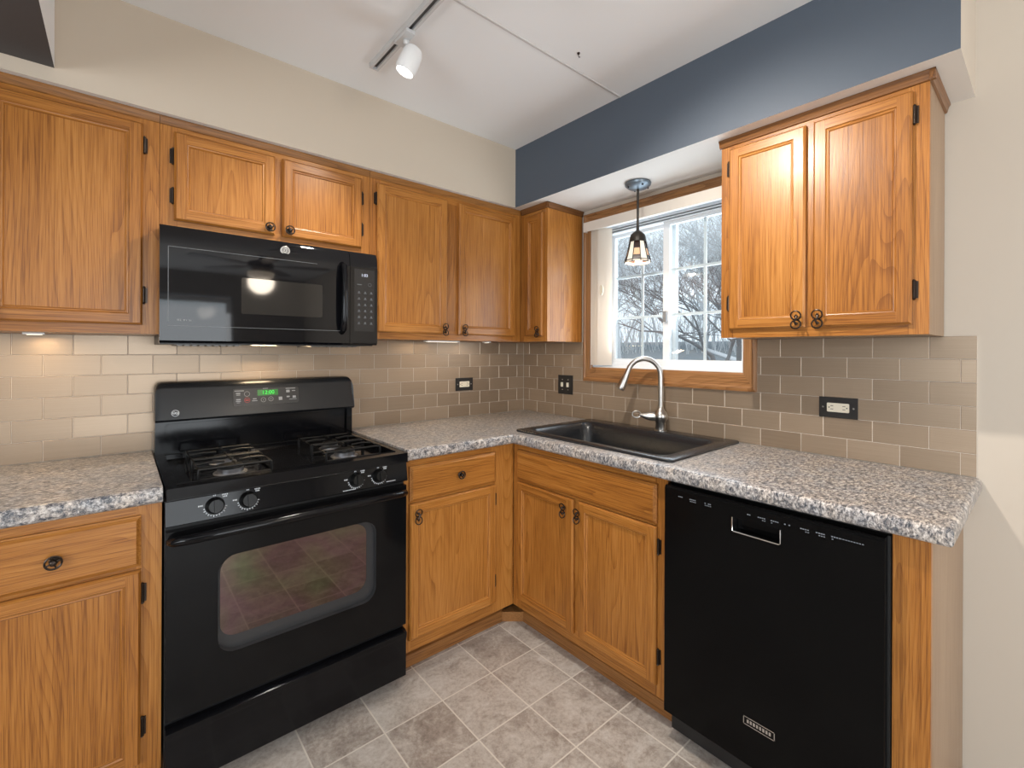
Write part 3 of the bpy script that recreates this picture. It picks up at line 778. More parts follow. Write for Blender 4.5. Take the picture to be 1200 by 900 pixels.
tube(bm, [(0.598, -0.386, 0.055), (0.598, -0.408, 0.065), (0.598, -0.418, 0.10), (0.598, -0.420, 0.19), (0.598, -0.418, 0.29), (0.598, -0.408, 0.328), (0.598, -0.386, 0.338)], [0.010, 0.0115, 0.012, 0.012, 0.012, 0.0115, 0.010], 12)
obj('door_handle', bm, black, md)
bm = B(); prism(bm, poly, 'x', DX + 0.001, MW)
cp = obj('control_panel', bm, black_glass, mw, 0.002)
bm = B(); box(bm, DX + 0.018, MW - 0.014, -0.3868, -0.3859, 0.062, 0.325); obj('keypad', bm, pmat('keypad_black', (0.012, 0.012, 0.013), 0.25), cp)
for r_ in range(6):
    for c_ in range(3):
        x_ = DX + 0.038 + c_ * 0.027; z_ = 0.222 - r_ * 0.026
        bm = B(); box(bm, x_ - 0.0065, x_ + 0.0065, -0.3875, -0.3866, z_, z_ + 0.002); box(bm, x_ - 0.0035, x_ + 0.0035, -0.3875, -0.3866, z_ + 0.002, z_ + 0.0095)
        obj('key_marking', bm, key_d, cp)
bm = B(); torus(bm, (DX + 0.085, -0.387, 0.262), 0.007, 0.0008, (0, 1, 0), 16, 4); obj('button_ring', bm, key_d, cp)
bm = B(); box(bm, DX + 0.03, DX + 0.05, -0.3875, -0.3866, 0.258, 0.262); obj('button_marking', bm, key_d, cp)
text('clock_digits', '1:03', 0.017, white_led, cp, (DX + 0.062, -0.3872, 0.300))
gf = pmat('grease_filter', (0.16, 0.155, 0.15), 0.4, 0.6)
for x_ in (0.05, 0.50):
    bm = B(); box(bm, x_, x_ + 0.20, -0.30, -0.10, -0.002, 0.0003)
    for i in range(9): box(bm, x_ + 0.004 + i * 0.022, x_ + 0.018 + i * 0.022, -0.296, -0.104, -0.005, -0.002)
    obj('vent_grille', bm, gf, mw)
bm = B(); box(bm, 0.31, 0.43, -0.20, -0.08, -0.001, 0.0002); ln = obj('cooktop_lamp', bm, pmat('cooktop_lamp_lens', (0.25, 0.22, 0.18), 0.4, emit=(1.0, 0.8, 0.55), estr=0.03), mw)
ld = bpy.data.lights.new('cooktop_lamp_light', 'AREA'); ld.size = 0.1; ld.energy = 1.6; ld.color = (1.0, 0.74, 0.45)
lo = bpy.data.objects.new('cooktop_lamp_light', ld); C.objects.link(lo); lo.parent = mw; lo.location = (0.37, -0.12, -0.012); lo.rotation_euler = (math.radians(-25), 0, 0)

# ------------------------------------------------------------------ gas range (local x centred)
rg_ = thing('gas_range', 'black freestanding gas stove with four burners under the microwave', 'stove', (-1.572, 0, 0))
HW = 0.3795
bm = B(); box(bm, -HW, HW, -0.618, -0.03, 0.03, 0.886)
box(bm, -HW + .02, HW - .02, -0.56, -0.05, 0.0, 0.03)
obj('range_body', bm, black_sat, rg_)
# cooktop pan with raised rim and two recessed burner wells
bm = B()
zr = 0.924
xs = [-HW, -HW + 0.032, -0.075, 0.075, HW - 0.032, HW]; ys = [-0.655, -0.605, -0.105, -0.03]
for i in range(5):
    for j in range(3):
        well = j == 1 and i in (1, 3); mid = j == 1 and i == 2
        z = 0.902 if well else (0.908 if mid else zr)
        quad(bm, [(xs[i], ys[j], z), (xs[i + 1], ys[j], z), (xs[i + 1], ys[j + 1], z), (xs[i], ys[j + 1], z)])
def wallq(x0, y0, x1, y1, za, zb): quad(bm, [(x0, y0, za), (x1, y1, za), (x1, y1, zb), (x0, y0, zb)])
for i in (1, 2, 3):
    zz = 0.908 if i == 2 else 0.902
    for yy in (ys[1], ys[2]): wallq(xs[i], yy, xs[i + 1], yy, zz, zr)
for xx in (xs[1], xs[4]): wallq(xx, ys[1], xx, ys[2], 0.902, zr)
for xx in (xs[2], xs[3]): wallq(xx, ys[1], xx, ys[2], 0.902, 0.908)
for (a, b, c, d) in ((-HW, -0.655, HW, -0.655), (HW, -0.655, HW, -0.03), (HW, -0.03, -HW, -0.03), (-HW, -0.03, -HW, -0.655)): wallq(a, b, c, d, 0.888, zr)
quad(bm, [(-HW, -0.655, 0.888), (HW, -0.655, 0.888), (HW, -0.03, 0.888), (-HW, -0.03, 0.888)])
bmesh.ops.remove_doubles(bm, verts=bm.verts[:], dist=1e-5)
obj('cooktop', bm, black, rg_, 0.006, 3, sharp=50)
def burner(x, y, r):
    bm = B(); lathe(bm, [(r + 0.012, 0), (r + 0.010, 0.003), (r, 0.004), (r, 0.016), (r - 0.005, 0.019), (0.0, 0.019)], (x, y, 0.9025), n=28)
    o = obj('burner', bm, alu, rg_)
    bm = B(); lathe(bm, [(0.0, 0.0), (r - 0.002, 0.0), (r, 0.003), (r - 0.004, 0.008), (r * 0.5, 0.0105), (0, 0.011)], (x, y, 0.9218), n=28); obj('burner_cap', bm, iron, o)
for x, y, r in ((-0.188, -0.452, 0.040), (-0.184, -0.275, 0.033), (0.205, -0.452, 0.040), (0.208, -0.275, 0.033)): burner(x, y, r)
def grate(xc):
    bm = B(); w, zt, rr = 0.104, 0.941, 0.0042
    y0, y1, ym = -0.535, -0.190, -0.3625
    for (a, b) in ((y0, ym - 0.008), (ym + 0.008, y1)):
        # one wire square per burner with bent-down corner legs
        tube(bm, [(xc - w, a, zt), (xc + w, a, zt), (xc + w, b, zt), (xc - w, b, zt)], rr, 8, closed=True)
        cx, cy = xc, (a + b) / 2
        for sx, sy in ((-1, 0), (1, 0), (0, -1), (0, 1)):
            ex, ey = cx + sx * w, cy + sy * (b - a) / 2
            tube(bm, [(ex, ey, zt), (cx + sx * w * 0.6, cy + sy * (b - a) * 0.30, zt + 0.004), (cx + sx * 0.022, cy + sy * 0.022, zt + 0.001)], rr, 8)
        for sx in (-1, 1):
            for yy in (a, b): tube(bm, [(xc + sx * w, yy, zt), (xc + sx * (w + 0.002), yy, 0.925), (xc + sx * (w + 0.001), yy, 0.9035)], rr, 8)
        tube(bm, [(xc - w, a, 0.9085), (xc + w, a, 0.9085)], 0.004, 6)
    for sx in (-0.6, 0.6): tube(bm, [(xc + sx * w, ym - 0.008, zt), (xc + sx * w, ym + 0.008, zt)], rr, 8)
    return obj('grate', bm, iron, rg_)
grate(-0.184); grate(0.212)
# backguard: lower riser and overhanging control console with rounded top
bm = B()
box(bm, -HW + 0.004, HW - 0.004, -0.072, -0.022, 0.9245, 1.047)
prism(bm, rrect(-HW + 0.035, HW - 0.035, 0.955, 1.035, 0.012, 4), 'y', -0.078, -0.070)
for sx in (-1, 1): box(bm, min(sx * (HW - 0.002), sx * (HW - 0.028)), max(sx * (HW - 0.002), sx * (HW - 0.028)), -0.088, -0.022, 0.9245, 1.047)
obj('backguard_riser', bm, black, rg_, 0.003)
bm = B()
side = [(-0.022, 1.047), (-0.105, 1.047), (-0.116, 1.056), (-0.096, 1.172), (-0.084, 1.190), (-0.066, 1.197), (-0.022, 1.197)]
a_ = HW - 0.001; prev = None      # console lofted so its upper end corners are rounded
for sx_, dr in [(-a_, 0.024), (-a_ + 0.004, 0.012), (-a_ + 0.011, 0.004), (-a_ + 0.022, 0.0), (a_ - 0.022, 0.0), (a_ - 0.011, 0.004), (a_ - 0.004, 0.012), (a_, 0.024)]:
    rg2 = [bm.verts.new((sx_, y_, z_ - dr * max(0.0, (z_ - 1.10) / 0.097))) for y_, z_ in side]
    if prev is None: bm.faces.new(rg2[::-1])
    else:
        for i in range(len(side)): bm.faces.new((prev[i], prev[(i + 1) % len(side)], rg2[(i + 1) % len(side)], rg2[i]))
    prev = rg2
bm.faces.new(prev)
bg_ = obj('backguard', bm, panel_grey, rg_, 0.004, 3)
# console inset, tilted like the front face (from (-0.116,1.056) to (-0.096,1.172))
tilt = math.atan2(0.020, 0.116)
def on_console(px, pz, out=0.0):   # local x, height up the face from 1.056
    return Vector((px, -0.116 + pz * math.sin(tilt) - out * math.cos(tilt), 1.056 + pz * math.cos(tilt) + out * math.sin(tilt)))
def face_plate(bm, x0, x1, p0, p1, o0, o1, r=0.0):
    pts = rrect(x0, x1, p0, p1, r, 3) if r else [(x0, p0), (x1, p0), (x1, p1), (x0, p1)]
    a = [bm.verts.new(on_console(x, p_, o0)) for x, p_ in pts]; b = [bm.verts.new(on_console(x, p_, o1)) for x, p_ in pts]; n = len(pts)
    bm.faces.new(a[::-1]); bm.faces.new(b)
    for i in range(n): bm.faces.new((a[i], a[(i + 1) % n], b[(i + 1) % n], b[i]))
bm = B(); face_plate(bm, -0.124, 0.129, 0.036, 0.106, -0.001, 0.0015, 0.008)
pnl = obj('control_panel', bm, pmat('console_black', (0.010, 0.010, 0.011), 0.3), rg_)
bm = B(); face_plate(bm, -0.035, 0.045, 0.074, 0.099, 0.0015, 0.0022); obj('clock_screen', bm, green_bg, pnl)
text('clock_digits', '12:00', 0.022, green_led, pnl, on_console(0.006, 0.0865, 0.003), (PI / 2 - tilt, 0, 0))
cons_m = pmat('console_print', (0.30, 0.31, 0.32), 0.5)
def mk(x, p_, w, h):
    bm = B(); face_plate(bm, x - w / 2, x + w / 2, p_ - h / 2, p_ + h / 2, 0.0015, 0.0019); obj('button_marking', bm, cons_m, pnl)
for x_, p_, w_, h_ in ((-0.102, 0.098, 0.034, 0.003), (-0.106, 0.088, 0.016, 0.004), (-0.106, 0.081, 0.014, 0.003), (-0.106, 0.062, 0.016, 0.005), (-0.106, 0.055, 0.018, 0.003), (-0.106, 0.049, 0.012, 0.002),
                       (-0.046, 0.062, 0.014, 0.004), (-0.046, 0.054, 0.020, 0.003), (0.054, 0.058, 0.014, 0.014), (0.096, 0.100, 0.04, 0.003), (0.085, 0.088, 0.014, 0.011), (0.108, 0.089, 0.014, 0.003), (0.085, 0.064, 0.012, 0.006), (0.110, 0.062, 0.013, 0.010), (0.104, 0.052, 0.03, 0.002), (-0.013, 0.055, 0.003, 0.003), (0.016, 0.058, 0.007, 0.002), (-0.004, 0.104, 0.02, 0.002)):
    mk(x_, p_, w_, h_)
nrm = (on_console(0, 0.05, 1) - on_console(0, 0.05, 0)).normalized()
for x_, p_, R2 in ((-0.013, 0.056, 0.009), (0.016, 0.058, 0.009), (-0.074, 0.084, 0.010)): 
    bm = B(); torus(bm, on_console(x_, p_, 0.0016), R2, 0.0007, nrm, 16, 4); obj('button_ring', bm, cons_m, pnl)
bm = B(); torus(bm, on_console(-0.074, 0.058, 0.0016), 0.010, 0.0008, nrm, 16, 4); mkb = bm
face_plate(bm, -0.080, -0.068, 0.056, 0.060, 0.0015, 0.0019); obj('stop_button_marking', bm, mark_r, pnl)
lg = on_console(-0.317, 0.024, 0.0012)
bm = B(); torus(bm, lg, 0.0115, 0.0011, nrm, 24, 5)
for dx, dz in ((-0.004, 0.001), (0.0045, -0.0005)): torus(bm, lg + Vector((dx, 0, dz)), 0.0042, 0.0010, nrm, 12, 5)
tube(bm, [lg + Vector((-0.009, -0.001, -0.001)), lg + Vector((0, -0.001, 0.001)), lg + Vector((0.009, -0.001, -0.001))], 0.0009, 5)
o = obj('round_badge', bm, mark_w, bg_); o['label'] = 'round white script emblem'
# front control strip, knobs and dials
bm = B()
cs = [(-0.620, 0.812), (-0.646, 0.812), (-0.652, 0.816), (-0.640, 0.884), (-0.620, 0.887)]
prism(bm, cs, 'x', -HW, HW); obj('knob_panel', bm, strip_blk, rg_, 0.002)
t2 = math.atan2(0.012, 0.068); kn = Vector((0, -math.cos(t2), math.sin(t2)))
ku = Vector((0, math.sin(t2), math.cos(t2)))
def kp(x, h, out): return Vector((x, -0.652, 0.816)) + ku * h + kn * out
for q, kx in enumerate((-0.259, -0.170, 0.176, 0.263)):
    c0 = kp(kx, 0.036, 0.0)
    bm = B(); lathe(bm, [(0.0, 0.0), (0.0255, 0.0), (0.0255, 0.004), (0.0225, 0.009), (0.0205, 0.024), (0.0185, 0.027), (0.0, 0.027)], c0, kn, 28)
    ridge = []
    k_ = obj('knob', bm, knob_black, rg_)
    bm = B()
    for s_ in range(1):
        a = c0 + kn * 0.027; w_ = Vector((0.0055, 0, 0)); h_ = ku * 0.0185
        pts_ = [a - w_ - h_, a + w_ - h_, a + w_ + h_, a - w_ + h_]
        lo_ = [bm.verts.new(p_ - kn * 0.002) for p_ in pts_]; hi_ = [bm.verts.new(p_ + kn * 0.006) for p_ in pts_]
        bm.faces.new(lo_[::-1]); bm.faces.new(hi_)
        for i in range(4): bm.faces.new((lo_[i], lo_[(i + 1) % 4], hi_[(i + 1) % 4], hi_[i]))
    obj('knob_grip', bm, knob_black, k_, 0.0015)
    bm = B()
    def tick(bm, ang, r0, r1, w=0.0011):
        d_ = Vector((math.cos(ang), 0, 0)) + ku * math.sin(ang); n_ = Vector((-math.sin(ang), 0, 0)) + ku * math.cos(ang)
        ps = [c0 + d_ * r0 - n_ * w, c0 + d_ * r1 - n_ * w, c0 + d_ * r1 + n_ * w, c0 + d_ * r0 + n_ * w]
        lo_ = [bm.verts.new(p_ + kn * 0.0001) for p_ in ps]; hi_ = [bm.verts.new(p_ + kn * 0.0006) for p_ in ps]
        bm.faces.new(lo_[::-1]); bm.faces.new(hi_)
        for i in range(4): bm.faces.new((lo_[i], lo_[(i + 1) % 4], hi_[(i + 1) % 4], hi_[i]))
    for i in range(12): tick(bm, math.radians(190 + i * 14.5), 0.0275, 0.0320 if i % 2 else 0.0305)
    arc = [c0 + (Vector((math.cos(a), 0, 0)) + ku * math.sin(a)) * 0.0272 + kn * 0.0004 for a in [math.radians(185 + 14 * i) for i in range(13)]]
    tube(bm, arc, 0.0005, 4)
    def word(bm, x, h, w, hh):
        ps = [c0 + Vector((x - w / 2, 0, 0)) + ku * (h - hh / 2), c0 + Vector((x + w / 2, 0, 0)) + ku * (h - hh / 2), c0 + Vector((x + w / 2, 0, 0)) + ku * (h + hh / 2), c0 + Vector((x - w / 2, 0, 0)) + ku * (h + hh / 2)]
        lo_ = [bm.verts.new(p_ + kn * 0.0001) for p_ in ps]; hi_ = [bm.verts.new(p_ + kn * 0.0005) for p_ in ps]
        bm.faces.new(lo_[::-1]); bm.faces.new(hi_)
        for i in range(4): bm.faces.new((lo_[i], lo_[(i + 1) % 4], hi_[(i + 1) % 4], hi_[i]))
    for i in range(3): word(bm, -0.041 + i * 0.0042, 0.006, 0.003, 0.004)
    for i in range(2): word(bm, -0.003 + i * 0.0042, 0.0305, 0.003, 0.004)
    for i in range(4): word(bm, 0.020 + i * 0.0042, 0.029 , 0.003, 0.004)
    for i in range(3): word(bm, 0.022 + i * 0.0042, 0.023, 0.003, 0.004)
    if q == 2:
        for i in range(11): word(bm, -0.048 + i * 0.0042, -0.031, 0.003, 0.0028)
    if q == 3:
        for i in range(9): word(bm, 0.030 + i * 0.0042, -0.027, 0.003, 0.0028)
    obj('dial_markings', bm, mark_w, rg_)
# oven door with deep-set window
dx0, dx1, dz0, dz1 = -HW + 0.002, HW - 0.002, 0.252, 0.797
yd = -0.646
hole = rrect(-0.250, 0.254, 0.390, 0.690, 0.050, 6)
def plate_with_hole(bm, x0, x1, z0, z1, hole, y):
    cx, cz = sum(p_[0] for p_ in hole) / len(hole), sum(p_[1] for p_ in hole) / len(hole)
    corners = [(x1, z1), (x0, z1), (x0, z0), (x1, z0)]
    hv = [bm.verts.new((p_[0], y, p_[1])) for p_ in hole]
    ov = {}
    cv = [bm.verts.new((p_[0], y, p_[1])) for p_ in corners]
    m = len(hole) // 4; edges = []
    for q in range(4):            # fan each rounded corner to its door corner, then a quad to the next
        for i in range(m - 1): bm.faces.new((cv[q], hv[q * m + i + 1], hv[q * m + i]))
        bm.faces.new((cv[q], cv[(q + 1) % 4], hv[((q + 1) * m) % len(hole)], hv[q * m + m - 1]))
    return hv, cv
bm = B()
hv, cv = plate_with_hole(bm, dx0, dx1, dz0, dz1, hole, yd)
bk = [bm.verts.new((v_.co.x, -0.621, v_.co.z)) for v_ in cv]
for i in range(4): bm.faces.new((cv[i], cv[(i + 1) % 4], bk[(i + 1) % 4], bk[i]))
rv = [bm.verts.new((v_.co.x, yd + 0.020, v_.co.z)) for v_ in hv]
for i in range(len(hv)):
    f = bm.faces.new((hv[i], hv[(i + 1) % len(hv)], rv[(i + 1) % len(hv)], rv[i])); f.material_index = 1
f = bm.faces.new(rv); f.material_index = 1
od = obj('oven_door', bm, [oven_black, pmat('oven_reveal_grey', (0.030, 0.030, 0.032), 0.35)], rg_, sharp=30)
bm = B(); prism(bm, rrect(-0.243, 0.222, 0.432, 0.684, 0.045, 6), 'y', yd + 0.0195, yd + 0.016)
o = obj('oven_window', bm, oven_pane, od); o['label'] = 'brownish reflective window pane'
bm = B(); hz = 0.780
hp = [(dx0 + 0.012, yd - 0.002, hz - 0.010), (dx0 + 0.018, yd - 0.022, hz - 0.006), (dx0 + 0.045, yd - 0.038, hz - 0.002), (dx0 + 0.15, yd - 0.046, hz), (0, yd - 0.048, hz), (dx1 - 0.15, yd - 0.046, hz), (dx1 - 0.045, yd - 0.038, hz - 0.002), (dx1 - 0.018, yd - 0.022, hz - 0.006), (dx1 - 0.012, yd - 0.002, hz - 0.010)]
tube(bm, hp, [0.012, 0.013, 0.0135, 0.0135, 0.0135, 0.0135, 0.0135, 0.013, 0.012], 14)
obj('oven_handle', bm, black, od)
bm = B()
dp = [(-0.621, 0.050), (-0.640, 0.045), (-0.648, 0.052), (-0.648, 0.190), (-0.654, 0.205), (-0.654, 0.222), (-0.640, 0.230), (-0.621, 0.230)]
prism(bm, dp, 'x', dx0, dx1); obj('storage_drawer', bm, black, rg_, 0.003)

# ------------------------------------------------------------------ dishwasher (local x towards -y)
dw = thing('dishwasher', 'black built-in dishwasher under the right countertop', 'dishwasher', (0, -1.432, 0), RZ)
DWW = 0.600
simple('dishwasher_body', black_sat, dw, (0.004, DWW - 0.002, -0.590, -0.02, 0.02, 0.872))
bm = B()
yf = -0.640
# door skin with a rectangular pocket for the handle
px0, px1, pz0, pz1 = 0.231, 0.364, 0.782, 0.824
hole = [(px1, pz1), (px0, pz1), (px0, pz0), (px1, pz0)]
x0, x1, z0, z1 = 0.004, 0.596, 0.105, 0.862
hv = [bm.verts.new((a, yf, b)) for a, b in hole]; cv = [bm.verts.new((a, yf, b)) for a, b in ((x1, z1), (x0, z1), (x0, z0), (x1, z0))]
for i in range(4): bm.faces.new((cv[i], cv[(i + 1) % 4], hv[(i + 1) % 4], hv[i]))
rv = [bm.verts.new((v_.co.x, yf + 0.034, v_.co.z)) for v_ in hv]
for i in range(4): bm.faces.new((hv[i], hv[(i + 1) % 4], rv[(i + 1) % 4], rv[i]))
bm.faces.new(rv)
# rolled top edge
tp = [bm.verts.new((x1, yf + 0.004, z1 + 0.008)), bm.verts.new((x0, yf + 0.004, z1 + 0.008)), bm.verts.new((x0, -0.600, z1 + 0.010)), bm.verts.new((x1, -0.600, z1 + 0.010))]
bm.faces.new((cv[0], cv[1], tp[1], tp[0])); bm.faces.new(tp)
b0, b1 = bm.verts.new((x0, -0.600, z0)), bm.verts.new((x1, -0.600, z0))
bm.faces.new((cv[1], cv[2], b0, tp[2], tp[1])); bm.faces.new((cv[3], cv[0], tp[0], tp[3], b1)); bm.faces.new((cv[2], cv[3], b1, b0)); bm.faces.new((b0, b1, tp[3], tp[2]))
dd_ = obj('dishwasher_door', bm, dw_black, dw, sharp=25)
bm = B(); rr = 0.0022
tube(bm, [(px0, yf - 0.001, pz1), (px0, yf - 0.001, pz0 + 0.003), (px0 + 0.004, yf - 0.001, pz0), (px1 - 0.004, yf - 0.001, pz0), (px1, yf - 0.001, pz0 + 0.003), (px1, yf - 0.001, pz1)], rr, 8)
box(bm, px0 + 0.0002, px0 + 0.0012, yf, yf + 0.030, pz0 + 0.001, pz1 - 0.001)
o = obj('handle_trim', bm, chrome, dd_); o['label'] = 'chrome lip round the pocket handle'
random.seed(3); dwp = pmat('dishwasher_print', (0.24, 0.27, 0.31), 0.5)
for cx_, n_ in ((0.065, 3), (0.105, 4), (0.155, 4), (0.285, 2), (0.315, 4), (0.350, 4), (0.385, 3), (0.425, 4), (0.462, 4), (0.497, 4)):
    bm = B()
    for i in range(n_):
        if i == 0 or random.random() < 0.9: box(bm, cx_ + i * 0.0055 - 0.011, cx_ + i * 0.0055 - 0.0072, yf - 0.0006, yf + 0.0001, 0.842, 0.8445)
        if n_ == 4 and random.random() < 0.7: box(bm, cx_ + i * 0.0055 - 0.010, cx_ + i * 0.0055 - 0.0065, yf - 0.0006, yf + 0.0001, 0.836, 0.838)
    obj('control_marking', bm, dwp, dd_)
bm = B()
for i in range(9): box(bm, 0.505 + i * 0.0058, 0.5084 + i * 0.0058, yf - 0.0006, yf + 0.0001, 0.8425, 0.8445)
obj('control_marking', bm, dwp, dd_)
bm = B()
bx0, bx1, bz0, bz1 = 0.266, 0.352, 0.222, 0.246
for b in ((bx0, bx1, bz1 - 0.002, bz1), (bx0, bx1, bz0, bz0 + 0.002), (bx0, bx0 + 0.002, bz0, bz1), (bx1 - 0.002, bx1, bz0, bz1)): box(bm, b[0], b[1], yf - 0.0015, yf, b[2], b[3])
for i in range(8): box(bm, bx0 + 0.010 + i * 0.0086, bx0 + 0.0155 + i * 0.0086, yf - 0.001, yf, bz0 + 0.007, bz1 - 0.007)
o = obj('name_badge', bm, chrome, dd_); o['label'] = 'small outlined silver badge'
simple('toe_panel', black_sat, dw, (0.024, DWW - 0.004, -0.560, -0.545, 0.0, 0.104))
simple('side_seal', pmat('seal_black', (0.004, 0.004, 0.004), 0.7), dw, (0.5965, 0.602, -0.612, -0.591, 0.105, 0.872), (0.0, 0.0035, -0.612, -0.591, 0.105, 0.872), (0.004, 0.596, -0.598, -0.591, 0.8725, 0.8825))

# ------------------------------------------------------------------ outlets and switches
def recept(t, cx):
    for s in (-1, 1):
        bm = B()
        for dz in (-0.006, 0.006): box(bm, cx + s * 0.019 - 0.0045, cx + s * 0.019 + 0.0045, -0.0126, -0.0121, dz - 0.001, dz + 0.001)
        box(bm, cx + s * 0.019 + s * 0.009 - 0.002, cx + s * 0.019 + s * 0.009 + 0.002, -0.0126, -0.0121, -0.002, 0.002)
        obj('socket', bm, black_sat, t)
def outlet(label, loc, rz):
    t = thing('wall_outlet', label, 'outlet', loc, rz)
    simple('cover_plate', plate_br, t, (-0.061, 0.061, -0.0105, -0.0062, -0.038, 0.038), bevel=0.0015)
    bm = B(); prism(bm, rrect(-0.035, 0.035, -0.0168, 0.0168, 0.003, 3), 'y', -0.0122, -0.0104); obj('receptacle', bm, ivory, t)
    recept(t, 0.0)
    for s in (-1, 1):
        bm = B(); lathe(bm, [(0, 0), (0.0035, 0), (0.003, -0.0012), (0, -0.0015)], (s * 0.048, -0.0105, 0), (0, 1, 0), 12); obj('screw', bm, nickel, t)
    return t
outlet('dark plate with ivory outlet on the tiles between stove and corner', (-0.484, 0, 1.124), 0)
outlet('dark plate with ivory outlet on the tiles right of the window', (0, -1.7715, 1.116), RZ)
t = thing('light_switch', 'dark two-toggle switch plate on the tiles left of the window', 'light switch', (0, -0.387, 1.122), RZ)
simple('cover_plate', plate_br, t, (-0.058, 0.058, -0.0105, -0.0062, -0.057, 0.057), bevel=0.0015)
for s in (-1, 1):
    simple('toggle', ivory, t, (s * 0.023 - 0.0055, s * 0.023 + 0.0055, -0.020, -0.0104, -0.013, 0.013), bevel=0.002)
    for q in (-1, 1):
        bm = B(); lathe(bm, [(0, 0), (0.0035, 0), (0.003, -0.0012), (0, -0.0015)], (s * 0.023, -0.0105, q * 0.03), (0, 1, 0), 12); obj('screw', bm, nickel, t)

# ------------------------------------------------------------------ blinds at the window
vb = thing('vertical_blind', 'cream vertical blind stacked at the left side of the window', 'blind', (0, 0, 0))
bm = B(); box(bm, -0.052, -0.045, -1.422, -0.562, 1.998, 2.050); box(bm, -0.045, -0.022, -0.5665, -0.562, 1.998, 2.050); box(bm, -0.045, -0.022, -1.422, -1.418, 1.998, 2.050)
obj('valance', bm, valance_m, vb, 0.002)
simple('head_rail', vinyl, vb, (-0.018, 0.022, -1.415, -0.600, 2.014, 2.044), bevel=0.002)
for i in range(5):
    y = -0.616 - i * 0.0120; a = math.radians(50 + (i % 3) * 4)
    bm = B(); w = 0.040; pts = []
    for k in range(5):
        s = (k / 4 - 0.5) * 2 * w; pts.append((0.012 - s * math.sin(a), y + s * math.cos(a) - 0.004 * (1 - (s / w) ** 2)))
    f = [(x_, y_) for x_, y_ in pts] + [(x_ + 0.0009, y_ - 0.0009) for x_, y_ in pts[::-1]]
    prism(bm, f, 'z', 1.246, 2.013); obj('vane', bm, vane_m, vb)
bm = B(); prism(bm, [(-0.007, -0.017), (-0.0135, -0.017), (-0.0135, 0.017), (-0.007, 0.028), (0.004, 0.028), (0.009, 0.010), (0.009, -0.012), (0.002, -0.028), (-0.007, -0.028)], 'x', -0.004, 0.004)
sl = obj('blind_hand_tab', bm, ivory, vb); sl.location = (-0.034, -0.676, 1.66); sl['label'] = 'ivory hexagonal pull tab'

# ------------------------------------------------------------------ pendant over the sink
pn = thing('pendant_lamp', 'small stained-glass pendant lamp hanging before the sink window', 'pendant lamp', (-0.166, -1.0, ZS))
bm = B(); lathe(bm, [(0.0, -0.0002), (0.058, -0.0002), (0.062, -0.006), (0.060, -0.014), (0.045, -0.026), (0.012, -0.032), (0.0, -0.032)], n=32); obj('ceiling_canopy', bm, cap_m, pn)
for a in (0.9, 2.6, 4.2, 5.6):
    bm = B(); lathe(bm, [(0.004, 0), (0.0045, -0.005), (0.002, -0.008)], (0.048 * math.cos(a), 0.048 * math.sin(a), -0.020), n=10); obj('canopy_screw', bm, black_sat, pn)
bm = B(); tube(bm, [(0, 0, -0.03), (0, 0, -0.238)], 0.0055, 10); obj('rod', bm, lead_m, pn)
bm = B(); lathe(bm, [(0.006, -0.205), (0.008, -0.230), (0.020, -0.238), (0.033, -0.250), (0.038, -0.268), (0.040, -0.284), (0.036, -0.286), (0.0, -0.270)], n=28); obj('socket_cap', bm, lead_m, pn)
sh = B(); cm = B(); NS = 10
prof = [(0.037, -0.280), (0.045, -0.320), (0.053, -0.352), (0.060, -0.374), (0.0615, -0.384)]
def sp(i, k, o=0.0):
    a = 2 * PI * i / NS + 0.2; r, z = prof[k]; return Vector(((r + o) * math.cos(a), (r + o) * math.sin(a), z))
pat = [[0, 0, 0, 0], [2, 1, 2, 0], [0, 0, 0, 0], [2, 1, 2, 0], [0, 0, 0, 0], [2, 1, 2, 0], [0, 0, 0, 0], [2, 1, 2, 0], [0, 0, 0, 0], [2, 1, 2, 0]]
for i in range(NS):
    for k in range(4):
        quad(sh, (sp(i, k), sp(i + 1, k), sp(i + 1, k + 1), sp(i, k + 1)), pat[i][k])
    tube(cm, [sp(i, k, 0.0005) for k in range(5)], 0.0022, 6)
for k in (0, 3, 4): tube(cm, [sp(i, k, 0.0005) for i in range(NS)], 0.0020, 6, closed=True)
bmesh.ops.remove_doubles(sh, verts=sh.verts[:], dist=1e-5)
so = obj('shade', sh, [art_cream, art_amber, art_dark], pn, sharp=10)
md_ = so.modifiers.new('thickness', 'SOLIDIFY'); md_.thickness = 0.003; md_.offset = -1
obj('shade_came', cm, lead_m, so)
bm = B(); lathe(bm, [(0.0, -0.272), (0.012, -0.285), (0.022, -0.315), (0.020, -0.335), (0.010, -0.345), (0.0, -0.348)], n=18); obj('bulb', bm, puck_m, pn)
ld = bpy.data.lights.new('pendant_light', 'POINT'); ld.energy = 2.0; ld.color = (1.0, 0.80, 0.58); ld.shadow_soft_size = 0.02
lo = bpy.data.objects.new('pendant_light', ld); C.objects.link(lo); lo.parent = pn; lo.location = (0, 0, -0.37)

